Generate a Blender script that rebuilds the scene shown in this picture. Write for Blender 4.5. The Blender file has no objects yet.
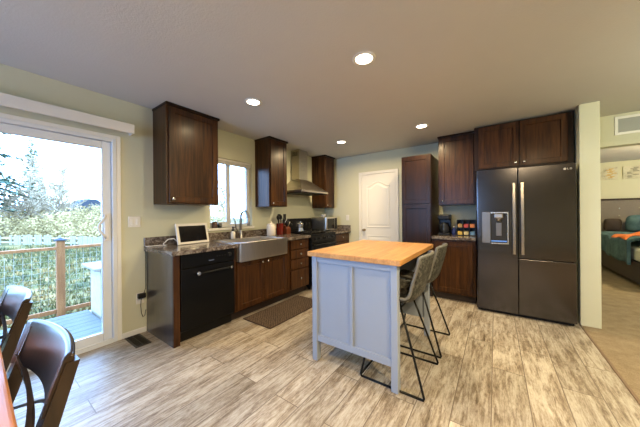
import bpy, bmesh, math, random
from mathutils import Vector, Matrix
random.seed(7)
S = bpy.context.scene
COL = S.collection

# ------------------------------------------------------------------ camera
cam_d = bpy.data.cameras.new('camera')
cam_d.sensor_width = 36.0
cam_d.lens = 246.888 / 640 * 36
cam_d.shift_y = 0.0005
cam_d.clip_start = 0.02
cam_d.clip_end = 400
cam = bpy.data.objects.new('camera', cam_d)
COL.objects.link(cam)
cam.matrix_world = (Matrix.Translation((3.1045, 0, 1.2582)) @ Matrix.Rotation(0.6174, 4, 'Z')
                    @ Matrix.Rotation(math.pi / 2, 4, 'X') @ Matrix.Rotation(-0.0085, 4, 'Z'))
S.camera = cam

# ------------------------------------------------------------------ sky, exposure, daylight
SKY = 14.0
CAN_W = 1.0
CAN_COL = (1.0, 0.76, 0.43)
w = bpy.data.worlds.new('overcast_sky')
S.world = w
w.use_nodes = True
bg = w.node_tree.nodes['Background']
bg.inputs[0].default_value = (0.46, 0.80, 1.42, 1)
bg.inputs[1].default_value = SKY
S.view_settings.view_transform = 'Standard'
S.view_settings.look = 'None'
S.view_settings.gamma = 1
S.view_settings.use_curve_mapping = False
S.view_settings.exposure = -0.17
S.cycles.use_denoising = True
S.cycles.max_bounces = 10
S.cycles.diffuse_bounces = 6
S.cycles.glossy_bounces = 4
S.cycles.transparent_max_bounces = 12
S.cycles.sample_clamp_indirect = 8.0
S.cycles.caustics_reflective = False
S.cycles.caustics_refractive = False


def portal(name, loc, rot, sx, sy):
    d = bpy.data.lights.new(name, 'AREA')
    d.shape = 'RECTANGLE'
    d.size, d.size_y = sx, sy
    d.cycles.is_portal = True
    o = bpy.data.objects.new(name, d)
    o.location = loc
    o.rotation_euler = rot
    COL.objects.link(o)


PI = math.pi
portal('daylight_portal_slider', (-0.16, -0.11, 1.01), (0, -PI / 2, 0), 2.05, 1.95)
portal('daylight_portal_kitchen', (-0.16, 2.18, 1.56), (0, -PI / 2, 0), 1.0, 0.74)
portal('daylight_portal_living_rear', (1.2, -3.66, 1.3), (PI / 2, 0, 0), 2.0, 2.0)
portal('daylight_portal_bedroom', (8.16, 6.9, 1.5), (0, PI / 2, 0), 1.0, 1.0)

# ------------------------------------------------------------------ helpers: materials
MATS = {}


def new_mat(name):
    m = bpy.data.materials.new(name)
    m.use_nodes = True
    nt = m.node_tree
    return m, nt, nt.nodes['Principled BSDF']


def C4(c):
    return (c[0], c[1], c[2], 1.0)


def srgb(r, g, b):
    f = lambda v: (v / 255 / 12.92) if v / 255 <= 0.04045 else ((v / 255 + 0.055) / 1.055) ** 2.4
    return (f(r), f(g), f(b))


def plain(name, col, rough=0.5, metal=0.0, coat=0.0, emit=None, estr=0.0, var=0.06, bump=0.0, bscale=120.0, spec=0.5):
    """a plain finish with faint procedural variation"""
    m, nt, b = new_mat(name)
    N, L = nt.nodes, nt.links
    tc = N.new('ShaderNodeTexCoord')
    nz = N.new('ShaderNodeTexNoise')
    nz.inputs['Scale'].default_value = 6.0
    nz.inputs['Detail'].default_value = 3.0
    L.new(tc.outputs['Object'], nz.inputs['Vector'])
    mx = N.new('ShaderNodeMix')
    mx.data_type = 'RGBA'
    mx.inputs[6].default_value = C4([c * (1 - var) for c in col])
    mx.inputs[7].default_value = C4([min(1, c * (1 + var)) for c in col])
    L.new(nz.outputs['Fac'], mx.inputs[0])
    L.new(mx.outputs[2], b.inputs['Base Color'])
    b.inputs['Roughness'].default_value = rough
    b.inputs['Metallic'].default_value = metal
    b.inputs['Coat Weight'].default_value = coat
    b.inputs['Coat Roughness'].default_value = 0.12
    b.inputs['Specular IOR Level'].default_value = spec
    if emit:
        b.inputs['Emission Color'].default_value = C4(emit)
        b.inputs['Emission Strength'].default_value = estr
    if bump:
        n2 = N.new('ShaderNodeTexNoise')
        n2.inputs['Scale'].default_value = bscale
        n2.inputs['Detail'].default_value = 2.0
        L.new(tc.outputs['Object'], n2.inputs['Vector'])
        bp = N.new('ShaderNodeBump')
        bp.inputs['Strength'].default_value = bump
        bp.inputs['Distance'].default_value = 0.004
        L.new(n2.outputs['Fac'], bp.inputs['Height'])
        L.new(bp.outputs['Normal'], b.inputs['Normal'])
    MATS[name] = m
    return m


def ramp(nt, stops):
    r = nt.nodes.new('ShaderNodeValToRGB')
    e = r.color_ramp.elements
    e[0].position, e[0].color = stops[0][0], C4(stops[0][1])
    e[1].position, e[1].color = stops[-1][0], C4(stops[-1][1])
    for p, c in stops[1:-1]:
        k = e.new(p)
        k.color = C4(c)
    return r


def mapping(nt, scale=(1, 1, 1), rot=(0, 0, 0), out='Object'):
    tc = nt.nodes.new('ShaderNodeTexCoord')
    mp = nt.nodes.new('ShaderNodeMapping')
    mp.inputs['Scale'].default_value = scale
    mp.inputs['Rotation'].default_value = rot
    nt.links.new(tc.outputs[out], mp.inputs['Vector'])
    return mp


def noise(nt, vec, scale, detail=4.0, rough=0.55, dist=0.0):
    n = nt.nodes.new('ShaderNodeTexNoise')
    n.inputs['Scale'].default_value = scale
    n.inputs['Detail'].default_value = detail
    n.inputs['Roughness'].default_value = rough
    n.inputs['Distortion'].default_value = dist
    nt.links.new(vec, n.inputs['Vector'])
    return n


def wood(name, dark, light, rough=0.36, coat=0.06, stretch=(14, 14, 0.9), bump=0.05, scale=2.2, spec=0.22):
    m, nt, b = new_mat(name)
    mp = mapping(nt, stretch)
    n = noise(nt, mp.outputs[0], scale, 6.0, 0.6, 0.6)
    r = ramp(nt, [(0.30, dark), (0.52, [(a + c) / 2 for a, c in zip(dark, light)]), (0.72, light)])
    nt.links.new(n.outputs['Fac'], r.inputs[0])
    nt.links.new(r.outputs[0], b.inputs['Base Color'])
    b.inputs['Roughness'].default_value = rough
    b.inputs['Coat Weight'].default_value = coat
    b.inputs['Coat Roughness'].default_value = 0.18
    b.inputs['Specular IOR Level'].default_value = spec
    bp = nt.nodes.new('ShaderNodeBump')
    bp.inputs['Strength'].default_value = bump
    bp.inputs['Distance'].default_value = 0.002
    nt.links.new(n.outputs['Fac'], bp.inputs['Height'])
    nt.links.new(bp.outputs['Normal'], b.inputs['Normal'])
    MATS[name] = m
    return m


def brushed(name, col, rough=0.3, stretch=(1, 1, 60), metal=1.0, amount=0.12):
    m, nt, b = new_mat(name)
    mp = mapping(nt, stretch)
    n = noise(nt, mp.outputs[0], 8.0, 4.0)
    r = ramp(nt, [(0.3, [c * (1 - amount) for c in col]), (0.7, [min(1, c * (1 + amount)) for c in col])])
    nt.links.new(n.outputs['Fac'], r.inputs[0])
    nt.links.new(r.outputs[0], b.inputs['Base Color'])
    b.inputs['Metallic'].default_value = metal
    b.inputs['Roughness'].default_value = rough
    MATS[name] = m
    return m


def plank_floor():
    m, nt, b = new_mat('weathered_plank_floor')
    N, L = nt.nodes, nt.links
    mp = mapping(nt, (1, 1, 1), (0, 0, PI / 2))
    br = N.new('ShaderNodeTexBrick')
    br.offset = 0.37
    br.inputs['Scale'].default_value = 1.0
    br.inputs['Brick Width'].default_value = 1.22
    br.inputs['Row Height'].default_value = 0.205
    br.inputs['Mortar Size'].default_value = 0.003
    br.inputs['Mortar Smooth'].default_value = 0.2
    br.inputs['Bias'].default_value = 0.0
    br.inputs['Color1'].default_value = (0, 0, 0, 1)
    br.inputs['Color2'].default_value = (1, 1, 1, 1)
    br.inputs['Mortar'].default_value = (0.5, 0.5, 0.5, 1)
    L.new(mp.outputs[0], br.inputs['Vector'])
    mu = N.new('ShaderNodeMath')
    mu.operation = 'MULTIPLY'
    mu.inputs[1].default_value = 23.0
    L.new(br.outputs['Color'], mu.inputs[0])

    def n4(sx, sy, sc, det, ro, di):
        q = mapping(nt, (sx, sy, 1))
        n = N.new('ShaderNodeTexNoise')
        n.noise_dimensions = '4D'
        n.inputs['Scale'].default_value = sc
        n.inputs['Detail'].default_value = det
        n.inputs['Roughness'].default_value = ro
        n.inputs['Distortion'].default_value = di
        L.new(q.outputs[0], n.inputs['Vector'])
        L.new(mu.outputs[0], n.inputs['W'])
        return n
    grain = n4(22, 2.3, 1.7, 10, 0.76, 0.9)
    patch = n4(5.0, 1.5, 1.4, 6, 0.66, 1.1)
    fine = n4(60, 14, 1.6, 6, 0.78, 0.2)
    a = N.new('ShaderNodeMath')
    a.operation = 'MULTIPLY'
    a.inputs[1].default_value = 0.46
    L.new(grain.outputs['Fac'], a.inputs[0])
    c = N.new('ShaderNodeMath')
    c.operation = 'MULTIPLY_ADD'
    c.inputs[1].default_value = 0.31
    L.new(patch.outputs['Fac'], c.inputs[0])
    L.new(a.outputs[0], c.inputs[2])
    e = N.new('ShaderNodeMath')
    e.operation = 'MULTIPLY_ADD'
    e.inputs[1].default_value = 0.23
    L.new(fine.outputs['Fac'], e.inputs[0])
    L.new(c.outputs[0], e.inputs[2])
    r = ramp(nt, [(0.395, (0.092, 0.068, 0.046)), (0.445, (0.195, 0.153, 0.110)), (0.485, (0.305, 0.255, 0.198)),
                  (0.522, (0.405, 0.362, 0.302)), (0.585, (0.530, 0.485, 0.415))])
    L.new(e.outputs[0], r.inputs[0])
    # plank to plank tone
    hs = N.new('ShaderNodeHueSaturation')
    t = N.new('ShaderNodeMapRange')
    t.inputs['To Min'].default_value = 0.80
    t.inputs['To Max'].default_value = 1.12
    L.new(br.outputs['Color'], t.inputs['Value'])
    L.new(t.outputs[0], hs.inputs['Value'])
    L.new(r.outputs[0], hs.inputs['Color'])
    mx = N.new('ShaderNodeMix')
    mx.data_type = 'RGBA'
    mx.inputs[7].default_value = (0.13, 0.10, 0.075, 1)
    L.new(br.outputs['Fac'], mx.inputs[0])
    L.new(hs.outputs[0], mx.inputs[6])
    L.new(mx.outputs[2], b.inputs['Base Color'])
    b.inputs['Roughness'].default_value = 0.42
    b.inputs['Specular IOR Level'].default_value = 0.45
    bp = N.new('ShaderNodeBump')
    bp.inputs['Strength'].default_value = 0.12
    bp.inputs['Distance'].default_value = 0.003
    L.new(e.outputs[0], bp.inputs['Height'])
    L.new(bp.outputs['Normal'], b.inputs['Normal'])
    return m


def granite():
    m, nt, b = new_mat('grey_brown_granite')
    N, L = nt.nodes, nt.links
    mp = mapping(nt, (1, 1.6, 2.2), (0.5, 0.3, 0.5))
    n1 = noise(nt, mp.outputs[0], 7.0, 8.0, 0.72, 1.6)
    n2 = noise(nt, mp.outputs[0], 38.0, 4.0, 0.7, 0.3)
    a = N.new('ShaderNodeMath')
    a.operation = 'MULTIPLY_ADD'
    a.inputs[1].default_value = 0.35
    L.new(n2.outputs['Fac'], a.inputs[0])
    q = N.new('ShaderNodeMath')
    q.operation = 'MULTIPLY'
    q.inputs[1].default_value = 0.65
    L.new(n1.outputs['Fac'], q.inputs[0])
    L.new(q.outputs[0], a.inputs[2])
    r = ramp(nt, [(0.38, (0.022, 0.016, 0.013)), (0.46, (0.075, 0.056, 0.045)), (0.52, (0.16, 0.130, 0.110)),
                  (0.58, (0.26, 0.23, 0.20)), (0.68, (0.42, 0.39, 0.355))])
    L.new(a.outputs[0], r.inputs[0])
    L.new(r.outputs[0], b.inputs['Base Color'])
    b.inputs['Roughness'].default_value = 0.14
    return m


def carpet(name, c1, c2):
    m, nt, b = new_mat(name)
    mp = mapping(nt, (1, 1, 1))
    n = noise(nt, mp.outputs[0], 160.0, 3.0, 0.8)
    n2 = noise(nt, mp.outputs[0], 9.0, 4.0, 0.6)
    a = nt.nodes.new('ShaderNodeMath')
    a.operation = 'MULTIPLY_ADD'
    a.inputs[1].default_value = 0.4
    nt.links.new(n2.outputs['Fac'], a.inputs[0])
    q = nt.nodes.new('ShaderNodeMath')
    q.operation = 'MULTIPLY'
    q.inputs[1].default_value = 0.6
    nt.links.new(n.outputs['Fac'], q.inputs[0])
    nt.links.new(q.outputs[0], a.inputs[2])
    r = ramp(nt, [(0.35, c1), (0.65, c2)])
    nt.links.new(a.outputs[0], r.inputs[0])
    nt.links.new(r.outputs[0], b.inputs['Base Color'])
    b.inputs['Roughness'].default_value = 0.95
    b.inputs['Specular IOR Level'].default_value = 0.1
    bp = nt.nodes.new('ShaderNodeBump')
    bp.inputs['Strength'].default_value = 0.6
    bp.inputs['Distance'].default_value = 0.006
    nt.links.new(n.outputs['Fac'], bp.inputs['Height'])
    nt.links.new(bp.outputs['Normal'], b.inputs['Normal'])
    return m


def butcher(name, c1, c2, strip=0.045, length=0.5, rot=PI / 2):
    m, nt, b = new_mat(name)
    N, L = nt.nodes, nt.links
    mp = mapping(nt, (1, 1, 1), (0, 0, rot))
    br = N.new('ShaderNodeTexBrick')
    br.inputs['Scale'].default_value = 1.0
    br.inputs['Brick Width'].default_value = length
    br.inputs['Row Height'].default_value = strip
    br.inputs['Mortar Size'].default_value = 0.0005
    br.inputs['Color1'].default_value = C4(c1)
    br.inputs['Color2'].default_value = C4(c2)
    br.inputs['Mortar'].default_value = C4([c * 0.6 for c in c1])
    L.new(mp.outputs[0], br.inputs['Vector'])
    m2 = mapping(nt, (22, 1.4, 22) if rot else (1.4, 22, 22))
    n = noise(nt, m2.outputs[0], 2.2, 6.0, 0.6, 0.5)
    r = ramp(nt, [(0.3, (0.72, 0.66, 0.6)), (0.7, (1.12, 1.1, 1.06))])
    L.new(n.outputs['Fac'], r.inputs[0])
    mx = N.new('ShaderNodeMix')
    mx.data_type = 'RGBA'
    mx.blend_type = 'MULTIPLY'
    mx.inputs[0].default_value = 1.0
    L.new(br.outputs['Color'], mx.inputs[6])
    L.new(r.outputs[0], mx.inputs[7])
    L.new(mx.outputs[2], b.inputs['Base Color'])
    b.inputs['Roughness'].default_value = 0.45
    b.inputs['Coat Weight'].default_value = 0.08
    b.inputs['Specular IOR Level'].default_value = 0.35
    return m


def pane_mat(name, tint=(1, 1, 1), refl=0.06):
    m = bpy.data.materials.new(name)
    m.use_nodes = True
    nt = m.node_tree
    nt.nodes.remove(nt.nodes['Principled BSDF'])
    out = nt.nodes['Material Output']
    t = nt.nodes.new('ShaderNodeBsdfTransparent')
    t.inputs[0].default_value = C4(tint)
    g = nt.nodes.new('ShaderNodeBsdfGlossy')
    g.inputs['Roughness'].default_value = 0.02
    fr = nt.nodes.new('ShaderNodeFresnel')
    fr.inputs['IOR'].default_value = 1.3
    mx = nt.nodes.new('ShaderNodeMixShader')
    nt.links.new(fr.outputs[0], mx.inputs[0])
    nt.links.new(t.outputs[0], mx.inputs[1])
    nt.links.new(g.outputs[0], mx.inputs[2])
    nt.links.new(mx.outputs[0], out.inputs['Surface'])
    return m


def mottled(name, stops, scale=20.0, rough=0.8, detail=5.0, stretch=(1, 1, 1), bump=0.0, sheen=0.0, nrough=0.65, spec=0.3):
    m, nt, b = new_mat(name)
    mp = mapping(nt, stretch)
    n = noise(nt, mp.outputs[0], scale, detail, nrough, 0.4)
    r = ramp(nt, stops)
    nt.links.new(n.outputs['Fac'], r.inputs[0])
    nt.links.new(r.outputs[0], b.inputs['Base Color'])
    b.inputs['Roughness'].default_value = rough
    b.inputs['Specular IOR Level'].default_value = spec
    if sheen:
        b.inputs['Sheen Weight'].default_value = sheen
    if bump:
        bp = nt.nodes.new('ShaderNodeBump')
        bp.inputs['Strength'].default_value = bump
        bp.inputs['Distance'].default_value = 0.01
        nt.links.new(n.outputs['Fac'], bp.inputs['Height'])
        nt.links.new(bp.outputs['Normal'], b.inputs['Normal'])
    return m


def woven_mat():
    m, nt, b = new_mat('brown_woven_mat')
    N, L = nt.nodes, nt.links
    mp = mapping(nt, (1, 1, 1))
    wv = N.new('ShaderNodeTexWave')
    wv.wave_type = 'BANDS'
    wv.bands_direction = 'DIAGONAL'
    wv.inputs['Scale'].default_value = 17.0
    wv.inputs['Distortion'].default_value = 6.0
    wv.inputs['Detail'].default_value = 2.0
    wv.inputs['Detail Scale'].default_value = 3.0
    L.new(mp.outputs[0], wv.inputs['Vector'])
    r = ramp(nt, [(0.25, (0.036, 0.021, 0.013)), (0.6, (0.068, 0.042, 0.025)), (0.95, (0.115, 0.078, 0.047))])
    L.new(wv.outputs['Fac'], r.inputs[0])
    L.new(r.outputs[0], b.inputs['Base Color'])
    b.inputs['Roughness'].default_value = 0.9
    return m


WALL = plain('cream_wall_paint', (0.580, 0.578, 0.440), 0.75, var=0.02, bump=0.12, bscale=140, spec=0.25)
CEIL = plain('ceiling_paint', (0.605, 0.605, 0.59), 0.85, var=0.02, bump=0.35, bscale=90, spec=0.2)
WHITE = plain('white_trim_paint', (0.74, 0.73, 0.69), 0.4, var=0.02)
VINYL = plain('white_vinyl', (0.66, 0.68, 0.70), 0.35, var=0.02)
FLOOR = plank_floor()
CARPET = carpet('tan_carpet', (0.20, 0.150, 0.095), (0.36, 0.285, 0.195))
WOODD = wood('dark_stained_wood', (0.012, 0.0042, 0.0016), (0.090, 0.0345, 0.0095))
WOODE = wood('espresso_stained_wood', (0.008, 0.0036, 0.0020), (0.031, 0.0125, 0.0048))
PANELW = wood('satin_end_panel_wood', (0.016, 0.010, 0.009), (0.038, 0.024, 0.019), 0.32, 0.9, spec=0.5)
KICK = plain('dark_toe_kick', (0.02, 0.011, 0.008), 0.6)
GRAN = granite()
BUTCH = butcher('honey_butcher_block', (0.47, 0.235, 0.075), (0.56, 0.30, 0.105))
TABLE = butcher('orange_brown_tabletop', (0.50, 0.19, 0.055), (0.58, 0.24, 0.075), 0.12, 2.5, 0.0)
BLUE = plain('blue_grey_cabinet_paint', (0.270, 0.312, 0.392), 0.40, var=0.03)
STEEL = brushed('brushed_stainless', (0.70, 0.65, 0.58), 0.30, (1, 50, 1))
HOODS = brushed('hood_stainless', (0.46, 0.42, 0.35), 0.32, (1, 1, 40))
BSTEEL = brushed('black_stainless', (0.088, 0.084, 0.090), 0.17, (40, 40, 1), amount=0.06)
CHROME = plain('brushed_nickel', (0.60, 0.58, 0.54), 0.25, 1.0, var=0.02)
BLACKG = plain('glossy_black_enamel', (0.006, 0.006, 0.0065), 0.22, var=0.1, spec=0.10)
BLACKM = plain('matte_black_metal', (0.006, 0.006, 0.006), 0.45, var=0.1, spec=0.2)
BLACKP = plain('black_plastic', (0.009, 0.009, 0.010), 0.45, var=0.1, spec=0.25)
GLASSD = plain('dark_oven_glass', (0.035, 0.038, 0.042), 0.06, var=0.05)
SCREEN = plain('dark_screen', (0.006, 0.006, 0.008), 0.12, var=0.05)
PLASTW = plain('white_plastic', (0.72, 0.70, 0.66), 0.35, var=0.02)
CERAM = plain('cream_ceramic', (0.74, 0.68, 0.58), 0.25, var=0.03)
RED = plain('red_glaze', (0.16, 0.014, 0.010), 0.25, var=0.08)
REDW = wood('reddish_block_wood', (0.075, 0.020, 0.010), (0.15, 0.045, 0.02))
PANE = pane_mat('clear_window_glass')
LEATH = mottled('grey_brown_faux_leather', [(0.40, (0.012, 0.012, 0.010)), (0.5, (0.038, 0.037, 0.031)), (0.62, (0.105, 0.10, 0.085))], 42, 0.55, bump=0.2)
PIPING = plain('grey_seam_piping', (0.10, 0.098, 0.088), 0.55)
CHBLK = wood('black_brown_chair_wood', (0.010, 0.007, 0.006), (0.028, 0.018, 0.013), 0.30, 0.35)
WOVEN = woven_mat()
REGIST = plain('dark_bronze_register', (0.028, 0.024, 0.020), 0.4, 0.5)
LENS = plain('lamp_lens', (0.9, 0.85, 0.75), 0.5, emit=(1.0, 0.86, 0.66), estr=14.0)
BRASS = plain('aged_brass', (0.32, 0.25, 0.15), 0.3, 1.0)
GREYV = plain('grey_vent_grille', (0.36, 0.37, 0.34), 0.5)
TEAL = mottled('teal_bedding', [(0.3, (0.020, 0.055, 0.070)), (0.7, (0.085, 0.150, 0.170))], 9, 0.9, bump=0.5)
ORANGE = mottled('orange_knit', [(0.3, (0.45, 0.10, 0.02)), (0.7, (0.70, 0.20, 0.05))], 40, 0.9, bump=0.3)
SHEET = plain('pale_sheet', (0.50, 0.50, 0.42), 0.9)
BEDGR = mottled('grey_upholstery', [(0.3, (0.15, 0.13, 0.115)), (0.7, (0.215, 0.19, 0.165))], 50, 0.85)
DARKB = plain('dark_brown_cloth', (0.035, 0.022, 0.016), 0.8)

# ------------------------------------------------------------------ helpers: geometry and scene tree


class MB:
    """collects shapes in world space, then links them as ONE mesh object"""

    def __init__(self):
        self.bm = bmesh.new()

    def box(self, x0, x1, y0, y1, z0, z1, bev=0.0, seg=1, mat4=None):
        x0, x1 = min(x0, x1), max(x0, x1)
        y0, y1 = min(y0, y1), max(y0, y1)
        z0, z1 = min(z0, z1), max(z0, z1)
        M = Matrix.Translation(((x0 + x1) / 2, (y0 + y1) / 2, (z0 + z1) / 2)) @ Matrix.Diagonal((x1 - x0, y1 - y0, z1 - z0, 1))
        if mat4 is not None:
            M = mat4 @ M
        r = bmesh.ops.create_cube(self.bm, size=1.0, matrix=M)
        if bev:
            bev = min(bev, 0.45 * min(x1 - x0, y1 - y0, z1 - z0))
            es = list({e for v in r['verts'] for e in v.link_edges})
            bmesh.ops.bevel(self.bm, geom=es, offset=bev, segments=seg, affect='EDGES', profile=0.5)
        return self

    def face(self, pts, smooth=False):
        f = self.bm.faces.new([self.bm.verts.new(p) for p in pts])
        f.smooth = smooth
        return f

    def tube(self, pts, r, n=10, closed=False, caps=True):
        pts = [Vector(p) for p in pts]
        rs = r if isinstance(r, (list, tuple)) else [r] * len(pts)
        rings, up = [], None
        for i, p in enumerate(pts):
            if closed:
                t = pts[(i + 1) % len(pts)] - pts[i - 1]
            else:
                t = pts[min(i + 1, len(pts) - 1)] - pts[max(i - 1, 0)]
            t.normalize()
            if up is None:
                up = Vector((0, 0, 1)) if abs(t.z) < 0.9 else Vector((1, 0, 0))
            a = up - t * up.dot(t)
            if a.length < 1e-6:
                a = Vector((1, 0, 0)) - t * t.x
            a.normalize()
            up = a
            b = t.cross(a)
            rings.append([self.bm.verts.new(p + (a * math.cos(2 * PI * k / n) + b * math.sin(2 * PI * k / n)) * rs[i]) for k in range(n)])
        m = len(rings)
        for i in range(m if closed else m - 1):
            A, B = rings[i], rings[(i + 1) % m]
            for k in range(n):
                self.bm.faces.new((A[k], A[(k + 1) % n], B[(k + 1) % n], B[k])).smooth = True
        if caps and not closed:
            self.bm.faces.new(list(reversed(rings[0])))
            self.bm.faces.new(rings[-1])
        return self

    def lathe(self, prof, c, n=24, axis='Z', smooth=True, closed=True):
        """prof: [(radius, height)] turned about an axis through c"""
        rings = []
        for r, h in prof:
            ring = []
            for k in range(n):
                a = 2 * PI * k / n
                if axis == 'Z':
                    p = (c[0] + r * math.cos(a), c[1] + r * math.sin(a), c[2] + h)
                elif axis == 'X':
                    p = (c[0] + h, c[1] + r * math.cos(a), c[2] + r * math.sin(a))
                else:
                    p = (c[0] + r * math.cos(a), c[1] + h, c[2] + r * math.sin(a))
                ring.append(self.bm.verts.new(p))
            rings.append(ring)
        for A, B in zip(rings, rings[1:]):
            for k in range(n):
                self.bm.faces.new((A[k], A[(k + 1) % n], B[(k + 1) % n], B[k])).smooth = smooth
        if closed:
            self.bm.faces.new(list(reversed(rings[0])))
            self.bm.faces.new(rings[-1])
        return self

    def prism(self, poly, d0, d1, axis='Z'):
        """poly: 2-D outline; extruded along an axis from d0 to d1"""
        def P(a, b, d):
            return {'Z': (a, b, d), 'Y': (a, d, b), 'X': (d, a, b)}[axis]
        A = [self.bm.verts.new(P(a, b, d0)) for a, b in poly]
        B = [self.bm.verts.new(P(a, b, d1)) for a, b in poly]
        n = len(poly)
        self.bm.faces.new(A)
        self.bm.faces.new(B)
        for k in range(n):
            self.bm.faces.new((A[k], A[(k + 1) % n], B[(k + 1) % n], B[k]))
        return self

    def loft(self, loops, smooth=True, caps=True):
        R = [[self.bm.verts.new(p) for p in l] for l in loops]
        n = len(R[0])
        for A, B in zip(R, R[1:]):
            for k in range(n):
                self.bm.faces.new((A[k], A[(k + 1) % n], B[(k + 1) % n], B[k])).smooth = smooth
        if caps:
            self.bm.faces.new(list(reversed(R[0])))
            self.bm.faces.new(R[-1])
        return self

    def shell(self, fn, nu, nv, th):
        """a sheet P=fn(u,v) given real thickness along its normal"""
        P = [[Vector(fn(i / nu, j / nv)) for j in range(nv + 1)] for i in range(nu + 1)]
        Nn = []
        for i in range(nu + 1):
            row = []
            for j in range(nv + 1):
                du = P[min(i + 1, nu)][j] - P[max(i - 1, 0)][j]
                dv = P[i][min(j + 1, nv)] - P[i][max(j - 1, 0)]
                n = du.cross(dv)
                row.append(n.normalized() if n.length > 1e-9 else Vector((0, 0, 1)))
            Nn.append(row)
        A = [[self.bm.verts.new(P[i][j] + Nn[i][j] * th / 2) for j in range(nv + 1)] for i in range(nu + 1)]
        B = [[self.bm.verts.new(P[i][j] - Nn[i][j] * th / 2) for j in range(nv + 1)] for i in range(nu + 1)]
        for i in range(nu):
            for j in range(nv):
                self.bm.faces.new((A[i][j], A[i + 1][j], A[i + 1][j + 1], A[i][j + 1])).smooth = True
                self.bm.faces.new((B[i][j], B[i][j + 1], B[i + 1][j + 1], B[i + 1][j])).smooth = True
        for i in range(nu):
            for j in (0, nv):
                self.bm.faces.new((A[i][j], A[i + 1][j], B[i + 1][j], B[i][j]))
        for j in range(nv):
            for i in (0, nu):
                self.bm.faces.new((A[i][j], A[i][j + 1], B[i][j + 1], B[i][j]))
        return self

    def ball(self, c, r, sub=2, sc=(1, 1, 1)):
        q = bmesh.ops.create_icosphere(self.bm, subdivisions=sub, radius=r,
                                       matrix=Matrix.Translation(c) @ Matrix.Diagonal((sc[0], sc[1], sc[2], 1)))
        for f in {f for v in q['verts'] for f in v.link_faces}:
            f.smooth = True
        return self

    def build(self, name, mat, parent=None, loc=None):
        bm = self.bm
        bmesh.ops.recalc_face_normals(bm, faces=bm.faces[:])
        off = Vector((0, 0, 0))
        p = parent
        while p is not None:
            off += p.location
            p = p.parent
        o_loc = Vector(loc) if (loc is not None and parent is None) else Vector((0, 0, 0))
        bmesh.ops.translate(bm, verts=bm.verts[:], vec=-(off + o_loc))
        me = bpy.data.meshes.new(name)
        bm.to_mesh(me)
        bm.free()
        me.materials.append(mat)
        o = bpy.data.objects.new(name, me)
        COL.objects.link(o)
        o.location = o_loc
        if parent is not None:
            o.parent = parent
        return o


def tag(o, label=None, cat=None, group=None, kind=None):
    if label: o['label'] = label
    if cat: o['category'] = cat
    if group: o['group'] = group
    if kind: o['kind'] = kind
    return o


def thing(name, label, cat, loc, group=None):
    o = bpy.data.objects.new(name, None)
    o.empty_display_size = 0.1
    COL.objects.link(o)
    o.location = loc
    return tag(o, label, cat, group)


def struct(name, label=None, cat=None, loc=(0, 0, 0)):
    o = bpy.data.objects.new(name, None)
    o.empty_display_size = 0.1
    COL.objects.link(o)
    o.location = loc
    return tag(o, label, cat, None, 'structure')


def copy_tree(o, parent=None):
    c = o.copy()
    COL.objects.link(c)
    if parent is not None:
        c.parent = parent
    for ch in [x for x in list(bpy.data.objects) if x.parent == o]:
        copy_tree(ch, c)
    return c


class Fr:
    """a frame on a cabinet front: u along the front, v up, w out of it"""

    def __init__(self, origin, u, w):
        self.o, self.u, self.w = Vector(origin), Vector(u), Vector(w)

    def p(self, u, v, w):
        return self.o + self.u * u + Vector((0, 0, v)) + self.w * w

    def box(self, mb, u0, u1, v0, v1, w0, w1, bev=0.0, seg=1):
        a, b = self.p(u0, v0, w0), self.p(u1, v1, w1)
        mb.box(a.x, b.x, a.y, b.y, a.z, b.z, bev, seg)

    def shaker(self, mb, u0, u1, v0, v1, th=0.02, rail=0.058, rec=0.009, bevw=0.010):
        """framed door: flat rails around a recessed field with a sloped inner edge"""
        def ring(i, wv):
            return [self.p(u0 + i, v0 + i, wv), self.p(u1 - i, v0 + i, wv), self.p(u1 - i, v1 - i, wv), self.p(u0 + i, v1 - i, wv)]
        e = 0.0025
        L = [ring(0, 0), ring(0, th - e), ring(e, th), ring(rail, th), ring(rail + bevw * 0.4, th - rec), ring(rail + bevw, th - rec)]
        mb.loft(L, smooth=False, caps=True)

    def knob(self, u, v, w, parent, mat=None):
        k = MB()
        c = self.p(u, v, w)
        ax = 'X' if abs(self.w.x) > 0.5 else 'Y'
        s = self.w.x if ax == 'X' else self.w.y
        k.lathe([(0.006, 0), (0.006, 0.012 * s), (0.014, 0.016 * s), (0.016, 0.022 * s), (0.012, 0.028 * s), (0.003, 0.030 * s)], c, 14, ax)
        return k.build('knob', mat or CHROME, parent)


# ------------------------------------------------------------------ the setting
D = 4.5545
H = 2.44
XR = 7.5
YB = -3.5
# floors
floor = MB().box(-0.02, 3.868, YB, D, -0.12, 0.0).build('floor', FLOOR)
tag(floor, 'weathered grey and beige wood plank floor', 'floor', kind='structure')
cp = MB().box(3.868, XR, YB, D + 0.12, -0.12, 0.002).box(3.9, 8.0, D + 0.12, 8.87, -0.12, 0.002).build('floor_carpet', CARPET)
tag(cp, 'tan carpet of the hall and bedroom', 'carpet', kind='structure')
st = MB().box(3.858, 3.880, YB, 3.887, 0.0, 0.006, 0.002).build('trim_1', plain('brown_transition_strip', (0.16, 0.10, 0.06), 0.5))
tag(st, 'narrow strip where plank floor meets tan carpet', 'floor trim', kind='structure')
cl = MB().box(-0.14, 8.14, YB - 0.14, 9.0, H, H + 0.12).build('ceiling', CEIL)
tag(cl, 'flat off-white ceiling', 'ceiling', kind='structure')

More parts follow.
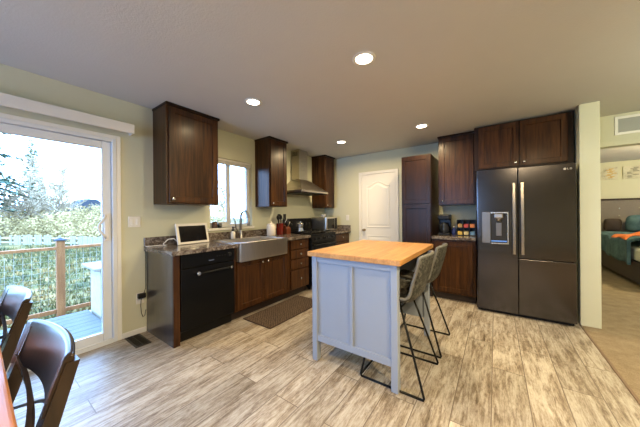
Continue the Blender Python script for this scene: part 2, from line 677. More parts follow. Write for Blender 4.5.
# left wall with the sliding door and the kitchen window
SL0, SL1, SLZ = -1.06, 0.84, 2.023
WY0, WY1, WZ0, WZ1 = 1.83, 2.535, 1.075, 2.05
T = -0.14
wl = MB()
wl.box(T, 0, YB, SL0, -0.12, H)
wl.box(T, 0, SL0, SL1, SLZ, H)
wl.box(T, 0, SL1, WY0, -0.12, H)
wl.box(T, 0, WY0, WY1, -0.12, WZ0)
wl.box(T, 0, WY0, WY1, WZ1, H)
wl.box(T, 0, WY1, D + 0.12, -0.12, H)
wl.box(T, 0, SL0, SL1, -0.12, -0.02)
tag(wl.build('wall_left', WALL), 'cream kitchen wall with sliding door and window', 'wall', kind='structure')

# back wall, running on past the fridge as the hall wall with the bedroom opening
OX0, OX1, OZ = 4.09, 5.05, 2.057
wb = MB()
wb.box(0, OX0, D, D + 0.12, -0.12, H)
wb.box(OX0, OX1, D, D + 0.12, OZ, H)
wb.box(OX1, XR, D, D + 0.12, -0.12, H)
tag(wb.build('wall_back', WALL), 'cream wall behind pantry and fridge, open to the bedroom', 'wall', kind='structure')
stub = MB().box(3.865, 4.0245, 3.887, D, 0.0, H, 0.004).build('wall_partition', WALL)
tag(stub, 'short cream wall end beside the fridge', 'wall', kind='structure')
# walls behind and to the right of the camera, the rear one with an added fill window
wr = MB().box(XR, XR + 0.14, YB, D + 0.12, -0.12, H)
tag(wr.build('wall_right', WALL), 'cream living room wall', 'wall', kind='structure')
BX0, BX1, BZ0, BZ1 = 0.2, 2.2, 0.3, 2.3
wf = MB()
wf.box(T, BX0, YB - 0.14, YB, -0.12, H)
wf.box(BX1, XR + 0.14, YB - 0.14, YB, -0.12, H)
wf.box(BX0, BX1, YB - 0.14, YB, -0.12, BZ0)
wf.box(BX0, BX1, YB - 0.14, YB, BZ1, H)
tag(wf.build('wall_front', WALL), 'cream wall behind the dining table', 'wall', kind='structure')
# bedroom shell
bw = MB()
bw.box(3.78, 8.14, 8.87, 9.0, -0.12, H)
tag(bw.build('wall_bedroom_back', WALL), 'cream bedroom wall behind the bed', 'wall', kind='structure')
bw = MB().box(3.78, 3.9, D + 0.12, 8.87, -0.12, H)
tag(bw.build('wall_bedroom_left', WALL), 'cream left bedroom wall', 'wall', kind='structure')
bw = MB()
bw.box(8.0, 8.14, D + 0.12, 6.4, -0.12, H).box(8.0, 8.14, 7.4, 8.87, -0.12, H)
bw.box(8.0, 8.14, 6.4, 7.4, -0.12, 1.0).box(8.0, 8.14, 6.4, 7.4, 2.0, H)
bw.box(XR + 0.14, 8.14, D, D + 0.12, -0.12, H)
tag(bw.build('wall_bedroom_right', WALL), 'cream bedroom wall with the added window', 'wall', kind='structure')


def glazed(name, label, x0, x1, y0, y1, z0, z1, mull):
    r = struct(name, label, 'window', ((x0 + x1) / 2, (y0 + y1) / 2, z0))
    f = MB()
    t = 0.05
    if x1 - x0 < y1 - y0:
        f.box(x0, x1, y0, y0 + t, z0, z1).box(x0, x1, y1 - t, y1, z0, z1)
        f.box(x0, x1, y0 + t, y1 - t, z0, z0 + t).box(x0, x1, y0 + t, y1 - t, z1 - t, z1)
        for m in mull:
            f.box(x0, x1, m - t / 2, m + t / 2, z0 + t, z1 - t)
        f.build('window_frame', VINYL, r)
        xm = (x0 + x1) / 2
        MB().box(xm - 0.003, xm + 0.003, y0 + t, y1 - t, z0 + t, z1 - t).build('pane', PANE, r)
    else:
        f.box(x0, x0 + t, y0, y1, z0, z1).box(x1 - t, x1, y0, y1, z0, z1)
        f.box(x0 + t, x1 - t, y0, y1, z0, z0 + t).box(x0 + t, x1 - t, y0, y1, z1 - t, z1)
        for m in mull:
            f.box(m - t / 2, m + t / 2, y0, y1, z0 + t, z1 - t)
        f.build('window_frame', VINYL, r)
        ym = (y0 + y1) / 2
        MB().box(x0 + t, x1 - t, ym - 0.003, ym + 0.003, z0 + t, z1 - t).build('pane', PANE, r)
    return r


glazed('added_window_2', 'unseen wide window added behind the dining table', BX0, BX1, YB - 0.12, YB - 0.04, BZ0, BZ1, [1.2])  # window out of view, added as frontal daylight fill
glazed('added_window_3', 'unseen added bedroom window', 8.04, 8.12, 6.4, 7.4, 1.0, 2.0, [6.9])  # window out of view, added to bring daylight into the bedroom

# kitchen window over the sink
kw = struct('window_1', 'white framed slider window above the sink', 'window', (0, (WY0 + WY1) / 2, WZ0))
f = MB()
fx0, fx1, ft = -0.12, -0.06, 0.05
f.box(fx0, fx1, WY0, WY0 + ft, WZ0, WZ1, 0.004).box(fx0, fx1, WY1 - ft, WY1, WZ0, WZ1, 0.004)
f.box(fx0, fx1, WY0 + ft, WY1 - ft, WZ0, WZ0 + ft, 0.004).box(fx0, fx1, WY0 + ft, WY1 - ft, WZ1 - ft, WZ1, 0.004)
f.build('window_frame', VINYL, kw)
f = MB()
f.box(-0.105, -0.07, 2.135, 2.175, WZ0 + ft, WZ1 - ft, 0.003).box(-0.105, -0.07, 2.175, 2.20, WZ0 + ft, WZ1 - ft, 0.003)
f.box(-0.105, -0.07, WY0 + ft, 2.135, WZ0 + ft, WZ0 + ft + 0.03, 0.003)
f.build('sash', VINYL, kw)
MB().box(-0.092, -0.086, WY0 + ft, WY1 - ft, WZ0 + ft, WZ1 - ft).build('pane', PANE, kw)
MB().box(-0.058, 0.022, WY0 - 0.03, WY1 + 0.03, WZ0 - 0.035, WZ0, 0.006, 2).build('window_sill', WHITE, kw)
hb = thing('window_blind', 'pale raised blind bunched at top of window over the sink', 'blind', (-0.03, 2.18, 1.98))
MB().box(-0.052, -0.008, WY0 + 0.01, WY1 - 0.01, 2.018, 2.046, 0.003).build('headrail', PLASTW, hb)
f = MB()
for k in range(7):
    f.box(-0.055, -0.005, WY0 + 0.015, WY1 - 0.015, 1.985 + k * 0.0045, 1.9875 + k * 0.0045)
f.box(-0.05, -0.01, WY0 + 0.015, WY1 - 0.015, 1.972, 1.983, 0.003)
f.build('slat_stack', PLASTW, hb)

# sliding glass door
sd = struct('door_1', 'white sliding glass door to the patio', 'door', (0, (SL0 + SL1) / 2, 0))
f = MB()
f.box(-0.13, 0.012, SL1 - 0.035, SL1, 0, SLZ, 0.004).box(-0.13, 0.012, SL0, SL0 + 0.035, 0, SLZ, 0.004)
f.box(-0.13, 0.012, SL0 + 0.035, SL1 - 0.035, SLZ - 0.035, SLZ, 0.004)
f.box(-0.13, 0.012, SL0 + 0.035, SL1 - 0.035, -0.02, 0.028, 0.004)
f.box(-0.005, 0.014, SL0 + 0.035, SL1 - 0.035, 0.028, 0.046, 0.004)
f.build('door_frame', VINYL, sd)


def sash(y0, y1, x0, x1, nm):
    f = MB()
    s = 0.072
    f.box(x0, x1, y0, y0 + s, 0.03, SLZ - 0.036, 0.005).box(x0, x1, y1 - s, y1, 0.03, SLZ - 0.036, 0.005)
    f.box(x0, x1, y0 + s, y1 - s, 0.03, 0.03 + 0.085, 0.005).box(x0, x1, y0 + s, y1 - s, SLZ - 0.036 - s, SLZ - 0.036, 0.005)
    o = f.build(nm, VINYL, sd)
    xm = (x0 + x1) / 2
    MB().box(xm - 0.004, xm + 0.004, y0 + s, y1 - s, 0.115, SLZ - 0.036 - s).build('pane', PANE, o)
    return o


sh = sash(-0.12, SL1 - 0.036, -0.06, -0.018, 'sliding_panel')
sash(SL0 + 0.036, -0.05, -0.11, -0.068, 'fixed_panel')
f = MB()
yh = 0.765
arc = [(-0.020 + 0.05 * min(1, 3 * math.sin(PI * t / 14)), yh - 0.006 - 0.062 * math.sin(PI * t / 14), 1.035 + 0.22 * t / 14) for t in range(15)]
f.tube(arc, 0.011, 10)
f.box(-0.019, -0.006, yh - 0.022, yh + 0.022, 1.01, 1.28, 0.004)
f.build('door_handle', PLASTW, sh)
f = MB()
f.box(0.0, 0.010, SL1, SL1 + 0.035, 0.0, SLZ + 0.035, 0.003).box(0.0, 0.010, SL0 - 0.035, SL1, SLZ, SLZ + 0.035, 0.003)
tag(f.build('trim_2', WHITE), 'white trim around the sliding door', 'door trim', kind='structure')

va = thing('blind_valance', 'long cream blind valance over the sliding glass door', 'valance', (0.05, -0.1, 2.09))
MB().box(0.096, 0.112, -1.2, 0.962, 2.088, 2.182, 0.003).box(0.0, 0.096, 0.946, 0.962, 2.088, 2.182, 0.003).build('valance_board', PLASTW, va)
MB().box(0.02, 0.075, -1.18, 0.93, 2.135, 2.165, 0.003).box(0.0, 0.02, -1.0, 0.8, 2.12, 2.175).build('blind_track', VINYL, va)

# baseboards
b = MB().box(0, 0.011, SL1 + 0.036, 1.089, 0, 0.055, 0.003)
tag(b.build('baseboard_left', WHITE), 'low white baseboard beside the sliding door', 'baseboard', kind='structure')
b = MB().box(0.66, 0.846, D - 0.011, D, 0, 0.055, 0.003).box(1.66, 1.893, D - 0.011, D, 0, 0.055, 0.003)
tag(b.build('baseboard_back', WHITE), 'low white baseboard beside the panel door', 'baseboard', kind='structure')
# casing of the bedroom opening
f = MB()
f.box(OX0 - 0.055, OX0, D - 0.014, D, 0, OZ + 0.06, 0.003).box(OX1, OX1 + 0.055, D - 0.014, D, 0, OZ + 0.06, 0.003)
f.box(OX0, OX1, D - 0.014, D, OZ, OZ + 0.06, 0.003)
tag(f.build('trim_3', WALL), 'flat cream casing around the bedroom opening', 'door trim', kind='structure')

# panel door in the back wall
dr = struct('door_2', 'white two-panel door with arched upper panel', 'door', (1.255, D, 0))
dx0, dx1, dz1 = 0.905, 1.60, 2.025
slab = MB().box(dx0 + 0.003, dx1 - 0.003, D - 0.010, D - 0.001, 0.008, dz1 - 0.003, 0.002).build('door_slab', WHITE, dr)


def arch_outline(i):
    x0, x1, z0, z1 = dx0 + 0.105 + i, dx1 - 0.105 - i, 0.98 + i, 1.80 - i
    pts = [(x0, z0), (x1, z0)]
    for k in range(21):
        t = k / 20
        x = x1 + (x0 - x1) * t
        s = 0.5 - 0.5 * math.cos(2 * PI * t)
        pts.append((x, z1 + 0.085 * s ** 1.2))
    return pts


def rect_outline(i):
    x0, x1, z0, z1 = dx0 + 0.105 + i, dx1 - 0.105 - i, 0.20 + i, 0.83 - i
    return [(x0, z0), (x1, z0), (x1, z1), (x0, z1)]


for outl, nm in ((arch_outline, 'arched_panel'), (rect_outline, 'lower_panel')):
    f = MB()
    lo = []
    for i, y in ((0, D - 0.010), (0.004, D - 0.018), (0.016, D - 0.018), (0.026, D - 0.011), (0.045, D - 0.011), (0.07, D - 0.017)):
        lo.append([(x, y, z) for x, z in outl(i)])
    f.loft(lo, smooth=False)
    f.build(nm, WHITE, slab)
f = MB()
f.lathe([(0.026, 0), (0.026, -0.006), (0.010, -0.010), (0.010, -0.030), (0.026, -0.042), (0.028, -0.056), (0.018, -0.066), (0.003, -0.068)], (dx0 + 0.062, D - 0.010, 0.93), 18, 'Y')
f.build('door_knob', BRASS, slab)
f = MB()
c = 0.055
f.box(dx0 - c, dx0, D - 0.018, D, 0, dz1 + c, 0.004).box(dx1, dx1 + c, D - 0.018, D, 0, dz1 + c, 0.004)
f.box(dx0, dx1, D - 0.018, D, dz1, dz1 + c, 0.004)
f.build('door_casing', WHITE, dr)

# ------------------------------------------------------------------ left run: base units
FX = 0.61          # face of the base carcasses
LF = Fr((FX, 0, 0), (0, 1, 0), (1, 0, 0))


def base_left(name, label, y0, y1, fronts, top=0.872, group=None):
    t = thing(name, label, 'cabinet', (0.3, (y0 + y1) / 2, 0), group)
    f = MB()
    f.box(0.004, FX, y0, y1, 0.105, top)
    if top < 0.8:
        f.box(0.004, FX, y0, 1.796, top, 0.872).box(0.004, FX, 2.594, y1, top, 0.872)
    f.build('body', WOODD, t)
    MB().box(0.05, 0.545, y0 + 0.001, y1 - 0.001, 0, 0.104).build('toe_kick', KICK, t)
    for kind, a, b, z0, z1, ku, kv in fronts:
        d = MB()
        if kind == 'door':
            LF.shaker(d, a, b, z0, z1)
        else:
            LF.box(d, a, b, z0, z1, 0, 0.02, 0.004)
        o = d.build(kind, WOODD, t)
        LF.knob(ku, kv, 0.02, o)
    return t


ep = thing('end_panel', 'dark wood panel closing the counter run beside the wall switch', 'panel', (0.3, 1.11, 0))
MB().box(0.004, 0.605, 1.093, 1.118, 0, 0.872, 0.001).build('side_panel', PANELW, ep)
MB().box(0.605, 0.628, 1.093, 1.152, 0, 0.872, 0.002).build('front_stile', WOODD, ep)

# dishwasher
dw = thing('dishwasher', 'black built-in dishwasher with a bar handle', 'dishwasher', (0.3, 1.46, 0))
dy0, dy1 = 1.156, 1.762
MB().box(0.04, 0.60, dy0, dy1, 0.105, 0.868).build('body', BLACKP, dw)
MB().box(0.05, 0.56, dy0, dy1, 0, 0.104).build('kick_plate', BLACKM, dw)
MB().box(0.60, 0.632, dy0 + 0.003, dy1 - 0.003, 0.125, 0.728, 0.006, 2).build('door', BLACKG, dw)
cpn = MB().box(0.60, 0.640, dy0 + 0.003, dy1 - 0.003, 0.735, 0.868, 0.006, 2).build('control_panel', BLACKG, dw)
MB().lathe([(0.024, 0), (0.022, 0.012), (0.018, 0.015)], (0.640, dy1 - 0.075, 0.81), 20, 'X').build('dial', BLACKP, cpn)
MB().box(0.640, 0.6415, 1.44, 1.50, 0.772, 0.780).build('nameplate', CHROME, cpn)
f = MB()
for k in range(5):
    f.box(0.640, 0.643, 1.53 + k * 0.03, 1.548 + k * 0.03, 0.803, 0.815, 0.001)
f.build('buttons', BLACKM, cpn)
hd = MB().tube([(0.676, 1.30, 0.668), (0.676, 1.70, 0.668)], 0.0085, 12).build('handle', BLACKM, dw)
for y, r in ((1.315, 0.020), (1.69, 0.015)):
    MB().lathe([(r * 0.7, 0), (r * 0.6, 0.030), (r, 0.036), (r, 0.050), (r * 0.6, 0.056)], (0.632, y, 0.668), 16, 'X').build('handle_mount', CHROME, hd)

base_left('sink_cabinet', 'dark wood double-door cabinet under the apron sink', 1.768, 2.672,
          [('door', 1.800, 2.218, 0.125, 0.690, 2.175, 0.645), ('door', 2.224, 2.642, 0.125, 0.690, 2.268, 0.645)], 0.697)
base_left('drawer_cabinet', 'dark wood cabinet with four drawers beside the stove', 2.676, 3.180,
          [('drawer', 2.735, 3.150, 0.722, 0.858, 2.945, 0.79), ('drawer', 2.735, 3.150, 0.576, 0.708, 2.945, 0.642),
           ('drawer', 2.735, 3.150, 0.420, 0.562, 2.945, 0.491), ('drawer', 2.735, 3.150, 0.125, 0.406, 2.945, 0.265)])
base_left('corner_cabinet', 'dark wood cabinet in the corner beyond the stove', 3.956, D - 0.004,
          [('door', 3.985, 4.50, 0.125, 0.690, 4.04, 0.64), ('drawer', 3.985, 4.50, 0.722, 0.858, 4.24, 0.79)])

# countertops with backsplashes
CZ0, CZ1, CX = 0.874, 0.914, 0.655
SY0, SY1 = 1.800, 2.590
ct = thing('countertop', 'grey brown granite countertop around the apron sink', 'countertop', (0.3, 2.1, CZ0))
f = MB()
f.prism([(0.002, 1.072), (CX, 1.072), (CX, SY0 - 0.002), (0.13, SY0 - 0.002), (0.13, SY1 + 0.002), (CX, SY1 + 0.002), (CX, 3.186), (0.002, 3.186)], CZ0, CZ1)
f.build('counter_slab', GRAN, ct)
MB().box(0.002, 0.022, 1.072, 3.186, CZ1, 1.016, 0.002).build('backsplash', GRAN, ct)
ct2 = thing('countertop', 'short granite countertop in the corner under the microwave', 'countertop', (0.3, 4.25, CZ0))
MB().box(0.002, CX, 3.952, D - 0.003, CZ0, CZ1, 0.002).build('counter_slab', GRAN, ct2)
MB().box(0.002, 0.022, 3.952, D - 0.023, CZ1, 1.016, 0.002).box(0.002, CX, D - 0.023, D - 0.003, CZ1, 1.016, 0.002).build('backsplash', GRAN, ct2)

# apron sink
sk = thing('apron_sink', 'stainless steel apron-front sink under the window', 'sink', (0.4, 2.2, 0.69))
f = MB()
f.box(0.668, 0.694, SY0, SY1, 0.700, 0.926, 0.006, 2)
f.build('apron', STEEL, sk)
f = MB()
zt, zb = 0.922, 0.70
f.box(0.133, 0.148, SY0 + 0.001, SY1 - 0.001, zb, zt, 0.003).box(0.630, 0.668, SY0, SY1, zb, zt, 0.003)
f.box(0.148, 0.63, SY0 + 0.001, SY0 + 0.022, zb, zt, 0.003).box(0.148, 0.63, SY1 - 0.022, SY1 - 0.001, zb, zt, 0.003)
f.box(0.148, 0.63, SY0 + 0.022, SY1 - 0.022, zb, zb + 0.015)
f.build('basin', STEEL, sk)
MB().lathe([(0.045, 0), (0.045, 0.004), (0.030, 0.006), (0.028, 0.002)], (0.36, 2.19, zb + 0.015), 20).build('drain', CHROME, sk)

# faucet
FAUC = plain('faucet_steel', (0.34, 0.33, 0.31), 0.32, 0.9)
fc = thing('faucet', 'tall brushed nickel gooseneck faucet behind the sink', 'faucet', (0.085, 2.26, CZ1))
CF = CZ1 + 0.0006
f = MB()
f.lathe([(0.030, 0), (0.030, 0.006), (0.021, 0.012), (0.021, 0.10), (0.017, 0.115), (0.016, 0.13)], (0.085, 2.26, CF), 18)
f.build('faucet_body', FAUC, fc)
pts = [(0.085, 2.26, CZ1 + 0.12), (0.085, 2.26, 1.21)]
for k in range(1, 13):
    a = PI - PI * k / 12
    pts.append((0.085 + 0.085 + 0.085 * math.cos(a), 2.26, 1.21 + 0.095 * math.sin(a)))
f = MB().tube(pts, 0.018, 14)
sp = f.build('spout', FAUC, fc)
MB().tube([(0.255, 2.26, 1.213), (0.258, 2.26, 1.15), (0.260, 2.26, 1.10)], [0.020, 0.023, 0.021], 14).build('spray_head', FAUC, sp)
f = MB().tube([(0.085, 2.245, 1.000), (0.085, 2.215, 1.005)], 0.012, 12)
f.tube([(0.085, 2.222, 1.005), (0.095, 2.175, 1.06), (0.10, 2.155, 1.16), (0.095, 2.12, 1.225)], [0.010, 0.009, 0.009, 0.008], 10)
f.build('lever_handle', FAUC, fc)

# range
rg = thing('stove', 'black freestanding range below the steel hood', 'stove', (0.33, 3.57, 0))
ry0, ry1 = 3.192, 3.948
f = MB().box(0.03, 0.625, ry0, ry1, 0.06, 0.900, 0.003)
for y in (ry0 + 0.06, ry1 - 0.06):
    for x in (0.1, 0.56):
        f.lathe([(0.018, 0), (0.018, 0.06)], (x, y, 0), 10)
f.build('body', BLACKG, rg)
MB().box(0.03, 0.665, ry0 + 0.002, ry1 - 0.002, 0.900, 0.918, 0.004, 2).build('cooktop', BLACKG, rg)
dn = MB().box(0.625, 0.662, ry0 + 0.006, ry1 - 0.006, 0.245, 0.785, 0.006, 2).build('oven_door', BLACKG, rg)
MB().box(0.662, 0.665, ry0 + 0.11, ry1 - 0.11, 0.36, 0.67, 0.001).build('oven_window', GLASSD, dn)
f = MB().tube([(0.705, ry0 + 0.06, 0.742), (0.705, ry1 - 0.06, 0.742)], 0.012, 12)
for y in (ry0 + 0.09, ry1 - 0.09):
    f.tube([(0.662, y, 0.742), (0.705, y, 0.742)], 0.009, 10)
f.build('oven_handle', BLACKM, dn)
MB().box(0.625, 0.660, ry0 + 0.006, ry1 - 0.006, 0.075, 0.235, 0.006, 2).build('storage_drawer', BLACKG, rg)
cp2 = MB().prism([(0.625, 0.79), (0.672, 0.79), (0.655, 0.899), (0.625, 0.899)], ry0 + 0.004, ry1 - 0.004, 'Y')
cp2 = cp2.build('control_panel', BLACKG, rg)
for k in range(5):
    MB().lathe([(0.021, 0), (0.019, 0.022), (0.016, 0.026)], (0.662, ry0 + 0.10 + k * 0.139, 0.845), 16, 'X').build('burner_knob', BLACKP, cp2)
bgd = MB().box(0.025, 0.085, ry0 + 0.002, ry1 - 0.002, 0.905, 1.175, 0.008, 2).build('backguard', BLACKG, rg)
MB().box(0.085, 0.088, 3.48, 3.66, 1.03, 1.12, 0.001).build('display', SCREEN, bgd)
for y in (3.27, 3.35, 3.78, 3.86):
    MB().lathe([(0.022, 0), (0.020, 0.018)], (0.085, y, 1.07), 14, 'X').build('knob', BLACKP, bgd)
for y0, y1 in ((ry0 + 0.03, 3.555), (3.585, ry1 - 0.03)):
    f = MB()
    z = 0.946
    for x in (0.13, 0.62):
        f.tube([(x, y0, z), (x, y1, z)], 0.007, 6)
    for y in (y0, (y0 + y1) / 2, y1):
        f.tube([(0.13, y, z), (0.62, y, z)], 0.007, 6)
    for x in (0.25, 0.38, 0.5):
        f.tube([(x, y0, z), (x, y1, z)], 0.006, 6)
    for x in (0.13, 0.62):
        for y in (y0, y1):
            f.tube([(x, y, 0.917), (x, y, z)], 0.008, 6)
    f.build('burner_grate', BLACKM, rg)
    for x in (0.25, 0.5):
        MB().lathe([(0.05, 0), (0.05, 0.008), (0.03, 0.014)], (x, (y0 + y1) / 2, 0.917), 16).build('burner', BLACKM, rg)

# hood
hd = thing('range_hood', 'stainless pyramid chimney hood above the stove', 'range hood', (0.25, 3.57, 1.63))
hy0, hy1, hx = 3.165, 3.965, 0.485
f = MB()
lo = []
for (x1, a, b2, z) in ((hx, hy0, hy1, 1.636), (hx, hy0, hy1, 1.668), (0.46, hy0 + 0.03, hy1 - 0.03, 1.685), (0.23, 3.43, 3.70, 1.885), (0.215, 3.44, 3.69, 1.892)):
    lo.append([(0.004, a, z), (x1, a, z), (x1, b2, z), (0.004, b2, z)])
f.loft(lo, smooth=False)
f.build('canopy', HOODS, hd)
MB().box(0.03, hx - 0.02, hy0 + 0.02, hy1 - 0.02, 1.622, 1.637).build('filter', BLACKM, hd)
ch = MB().box(0.004, 0.205, 3.445, 3.685, 1.890, 2.436, 0.002).build('chimney', HOODS, hd)
f = MB()
for k in range(4):
    f.box(0.04, 0.17, 3.4432, 3.4448, 2.33 + k * 0.02, 2.338 + k * 0.02)
f.build('vent_slots', BLACKM, ch)

# ------------------------------------------------------------------ left run: wall units
UX = 0.318
UF = Fr((UX, 0, 0), (0, 1, 0), (1, 0, 0))


def upper_left(label, y0, y1, ku):
    t = thing('upper_cabinet', label, 'cabinet', (0.16, (y0 + y1) / 2, 1.377), 'upper cabinets on the window wall')
    MB().box(0.003, UX, y0, y1, 1.377, H - 0.002, 0.001).build('body', WOODD, t)
    MB().box(0.003, UX + 0.030, y0 - 0.008, y1 + 0.008, 2.412, H - 0.002, 0.003).build('crown_strip', WOODE, t)
    d = MB()
    UF.shaker(d, y0 + 0.022, y1 - 0.022, 1.392, 2.405, rail=0.062)
    o = d.build('door', WOODD, t)
    UF.knob(ku, 1.43, 0.02, o)
    return t


upper_left('dark wood wall cabinet between sliding door and window', 1.168, 1.762, 1.225)
upper_left('dark wood wall cabinet between window and range hood', 2.600, 2.994, 2.655)
upper_left('dark wood wall cabinet in the corner right of the hood', 4.085, 4.450, 4.135)

# ------------------------------------------------------------------ back run: pantry, cabinets, fridge
PF = 3.945
t = thing('pantry_cabinet', 'tall dark espresso pantry cabinet right of the white door', 'cabinet', (2.115, 4.24, 0))
MB().box(1.897, 2.331, PF, D - 0.003, 0.1, 2.14, 0.002).build('body', WOODE, t)
MB().box(1.905, 2.325, PF + 0.06, D - 0.02, 0, 0.1).build('toe_kick', KICK, t)
BF = Fr((0, PF, 0), (1, 0, 0), (0, -1, 0))
for z0, z1 in ((0.125, 1.388), (1.402, 2.125)):
    d = MB()
    BF.shaker(d, 1.905, 2.323, z0, z1)
    d.build('door', WOODE, t)

RF = Fr((0, 3.96, 0), (1, 0, 0), (0, -1, 0))
t = thing('base_cabinet', 'dark wood single-door cabinet between pantry and fridge', 'cabinet', (2.61, 4.25, 0))
MB().box(2.336, 2.885, 3.96, D - 0.003, 0.1, 0.872, 0.002).build('body', WOODD, t)
MB().box(2.340, 2.880, 4.02, D - 0.02, 0, 0.1).build('toe_kick', KICK, t)
d = MB()
RF.shaker(d, 2.372, 2.850, 0.125, 0.845)
d.build('door', WOODD, t)
t = thing('countertop', 'short granite countertop between pantry and fridge', 'countertop', (2.61, 4.25, CZ0))
MB().box(2.334, 2.888, 3.925, D - 0.003, CZ0, CZ1, 0.002).build('counter_slab', GRAN, t)
MB().box(2.334, 2.888, D - 0.023, D - 0.003, CZ1, 1.0, 0.002).build('backsplash', GRAN, t)

QF = Fr((0, 4.222, 0), (1, 0, 0), (0, -1, 0))
t = thing('upper_cabinet', 'dark wood wall cabinet above the coffee maker', 'cabinet', (2.63, 4.38, 1.377))
MB().box(2.385, 2.872, 4.222, D - 0.003, 1.377, H - 0.002, 0.001).build('body', WOODD, t)
MB().box(2.378, 2.874, 4.192, D - 0.003, 2.412, H - 0.002, 0.003).build('crown_strip', WOODE, t)
d = MB()
QF.shaker(d, 2.405, 2.852, 1.392, 2.405, rail=0.062)
o = d.build('door', WOODD, t)
QF.knob(2.445, 1.435, 0.02, o)

GF = Fr((0, 4.005, 0), (1, 0, 0), (0, -1, 0))
t = thing('fridge_cabinet', 'dark wood double-door cabinet above the fridge', 'cabinet', (3.35, 4.27, 1.83))
MB().box(2.876, 3.845, 4.005, D - 0.003, 1.825, 2.418, 0.001).build('body', WOODE, t)
for a, b2, ku in ((2.925, 3.352, 3.315), (3.362, 3.795, 3.402)):
    d = MB()
    GF.shaker(d, a, b2, 1.845, 2.40)
    o = d.build('door', WOODD, t)
    GF.knob(ku, 1.885, 0.02, o)

BARM_ = brushed('satin_spout', (0.40, 0.37, 0.34), 0.3, (1, 1, 30))
fg = thing('refrigerator', 'black stainless refrigerator with in-door ice dispenser', 'refrigerator', (3.36, 4.1, 0))
FY = 3.750
fx0, fx1, fm = 2.902, 3.816, 3.322
MB().box(fx0 + 0.006, fx1 - 0.006, FY + 0.085, 4.50, 0.03, 1.772, 0.004).build('body', plain('dark_fridge_side', (0.03, 0.028, 0.027), 0.45), fg)
MB().box(fx0 + 0.015, fx1 - 0.015, FY + 0.05, FY + 0.10, 0.006, 0.06, 0.003).build('kick_grille', BLACKM, fg)
d1 = MB()
NX0, NX1, NZ0, NZ1 = 3.055, 3.222, 0.885, 1.245
# freezer door built around the dispenser niche
d1.prism([(NX0, FY + 0.078), (fx0, FY + 0.078)] + [(fx0 + 0.022 - 0.022 * math.cos(a_ * PI / 16), FY + 0.022 - 0.022 * math.sin(a_ * PI / 16)) for a_ in range(9)] + [(NX0, FY)], 0.045, 1.788)
d1.box(NX1, fm - 0.003, FY, FY + 0.078, 0.045, 1.788, 0.0)
d1.box(NX0, NX1, FY, FY + 0.078, 0.045, NZ0)
d1.box(NX0, NX1, FY, FY + 0.078, NZ1, 1.788)
d1.box(NX0, NX1, FY + 0.066, FY + 0.078, NZ0, NZ1)
bmesh.ops.remove_doubles(d1.bm, verts=d1.bm.verts[:], dist=1e-5)
fd = d1.build('freezer_door', BSTEEL, fg)
MB().box(2.966, NX0 - 0.001, FY - 0.006, FY - 0.0002, 0.875, 1.262, 0.003).build('dispenser_panel', plain('pale_control_panel', (0.20, 0.19, 0.185), 0.25, 0.6), fd)
f = MB()
f.box(NX0, NX1, FY - 0.006, FY, NZ1, 1.262, 0.002).box(NX0, NX1, FY - 0.010, FY + 0.064, 0.868, NZ0, 0.003).box(NX1, NX1 + 0.012, FY - 0.006, FY, 0.868, 1.262, 0.002)
f.build('dispenser_trim', CHROME, fd)
f = MB()
f.box((NX0 + NX1) / 2 - 0.045, (NX0 + NX1) / 2 + 0.045, FY + 0.004, FY + 0.064, NZ1 - 0.062, NZ1, 0.012, 2)
f.lathe([(0.034, -0.062), (0.032, -0.075), (0.020, -0.095), (0.014, -0.10)], ((NX0 + NX1) / 2, FY + 0.035, NZ1), 18)
f.build('dispenser_spout', BARM_, fd)
MB().box((NX0 + NX1) / 2 - 0.03, (NX0 + NX1) / 2 + 0.03, FY + 0.040, FY + 0.056, 0.965, 1.13, 0.004).build('dispenser_paddle', plain('grey_paddle', (0.20, 0.18, 0.16), 0.3, 0.7), fd)
MB().box(NX0 + 0.004, NX1 - 0.004, FY + 0.058, FY + 0.0658, NZ0 + 0.004, NZ0 + 0.02).build('dispenser_lamp', plain('blue_night_lamp', (0.1, 0.2, 0.5), 0.4, emit=(0.2, 0.45, 1.0), estr=0.5), fd)
d2 = MB().box(fm + 0.003, fx1, FY, FY + 0.078, 0.712, 1.788, 0.006, 2).build('upper_door', BSTEEL, fg)
MB().box(fm + 0.003, fx1, FY, FY + 0.078, 0.045, 0.702, 0.006, 2).build('lower_door', BSTEEL, fg)
BARM = brushed('handle_steel', (0.33, 0.30, 0.27), 0.28, (1, 1, 30))
for x, par in ((fm - 0.037, fd), (fm + 0.040, d2)):
    f = MB()
    lo = []
    for k in range(15):
        z = 0.76 + 0.845 * k / 14
        o_ = 0.016 * (1 - (2 * k / 14 - 1) ** 2)
        ya, yb, hw = FY - 0.050 - o_, FY - 0.032 - o_, 0.0165
        lo.append([(x - hw, yb, z), (x - hw, ya + 0.006, z), (x - hw + 0.006, ya, z), (x + hw - 0.006, ya, z), (x + hw, ya + 0.006, z), (x + hw, yb, z)])
    f.loft(lo, smooth=False)
    for z in (0.80, 1.565):
        f.box(x - 0.011, x + 0.011, FY - 0.045, FY + 0.001, z - 0.02, z + 0.02, 0.003)
    f.build('handle', BARM, par)
MB().box(fm + 0.034, fm + 0.046, FY - 0.0635, FY - 0.0615, 1.15, 1.19, 0.001).build('handle_button', BLACKM, d2)
for a in (fx0 + 0.02, fx1 - 0.11):
    MB().box(a, a + 0.09, FY + 0.03, FY + 0.16, 1.772, 1.800, 0.006, 2).build('hinge_cover', BLACKP, fg)
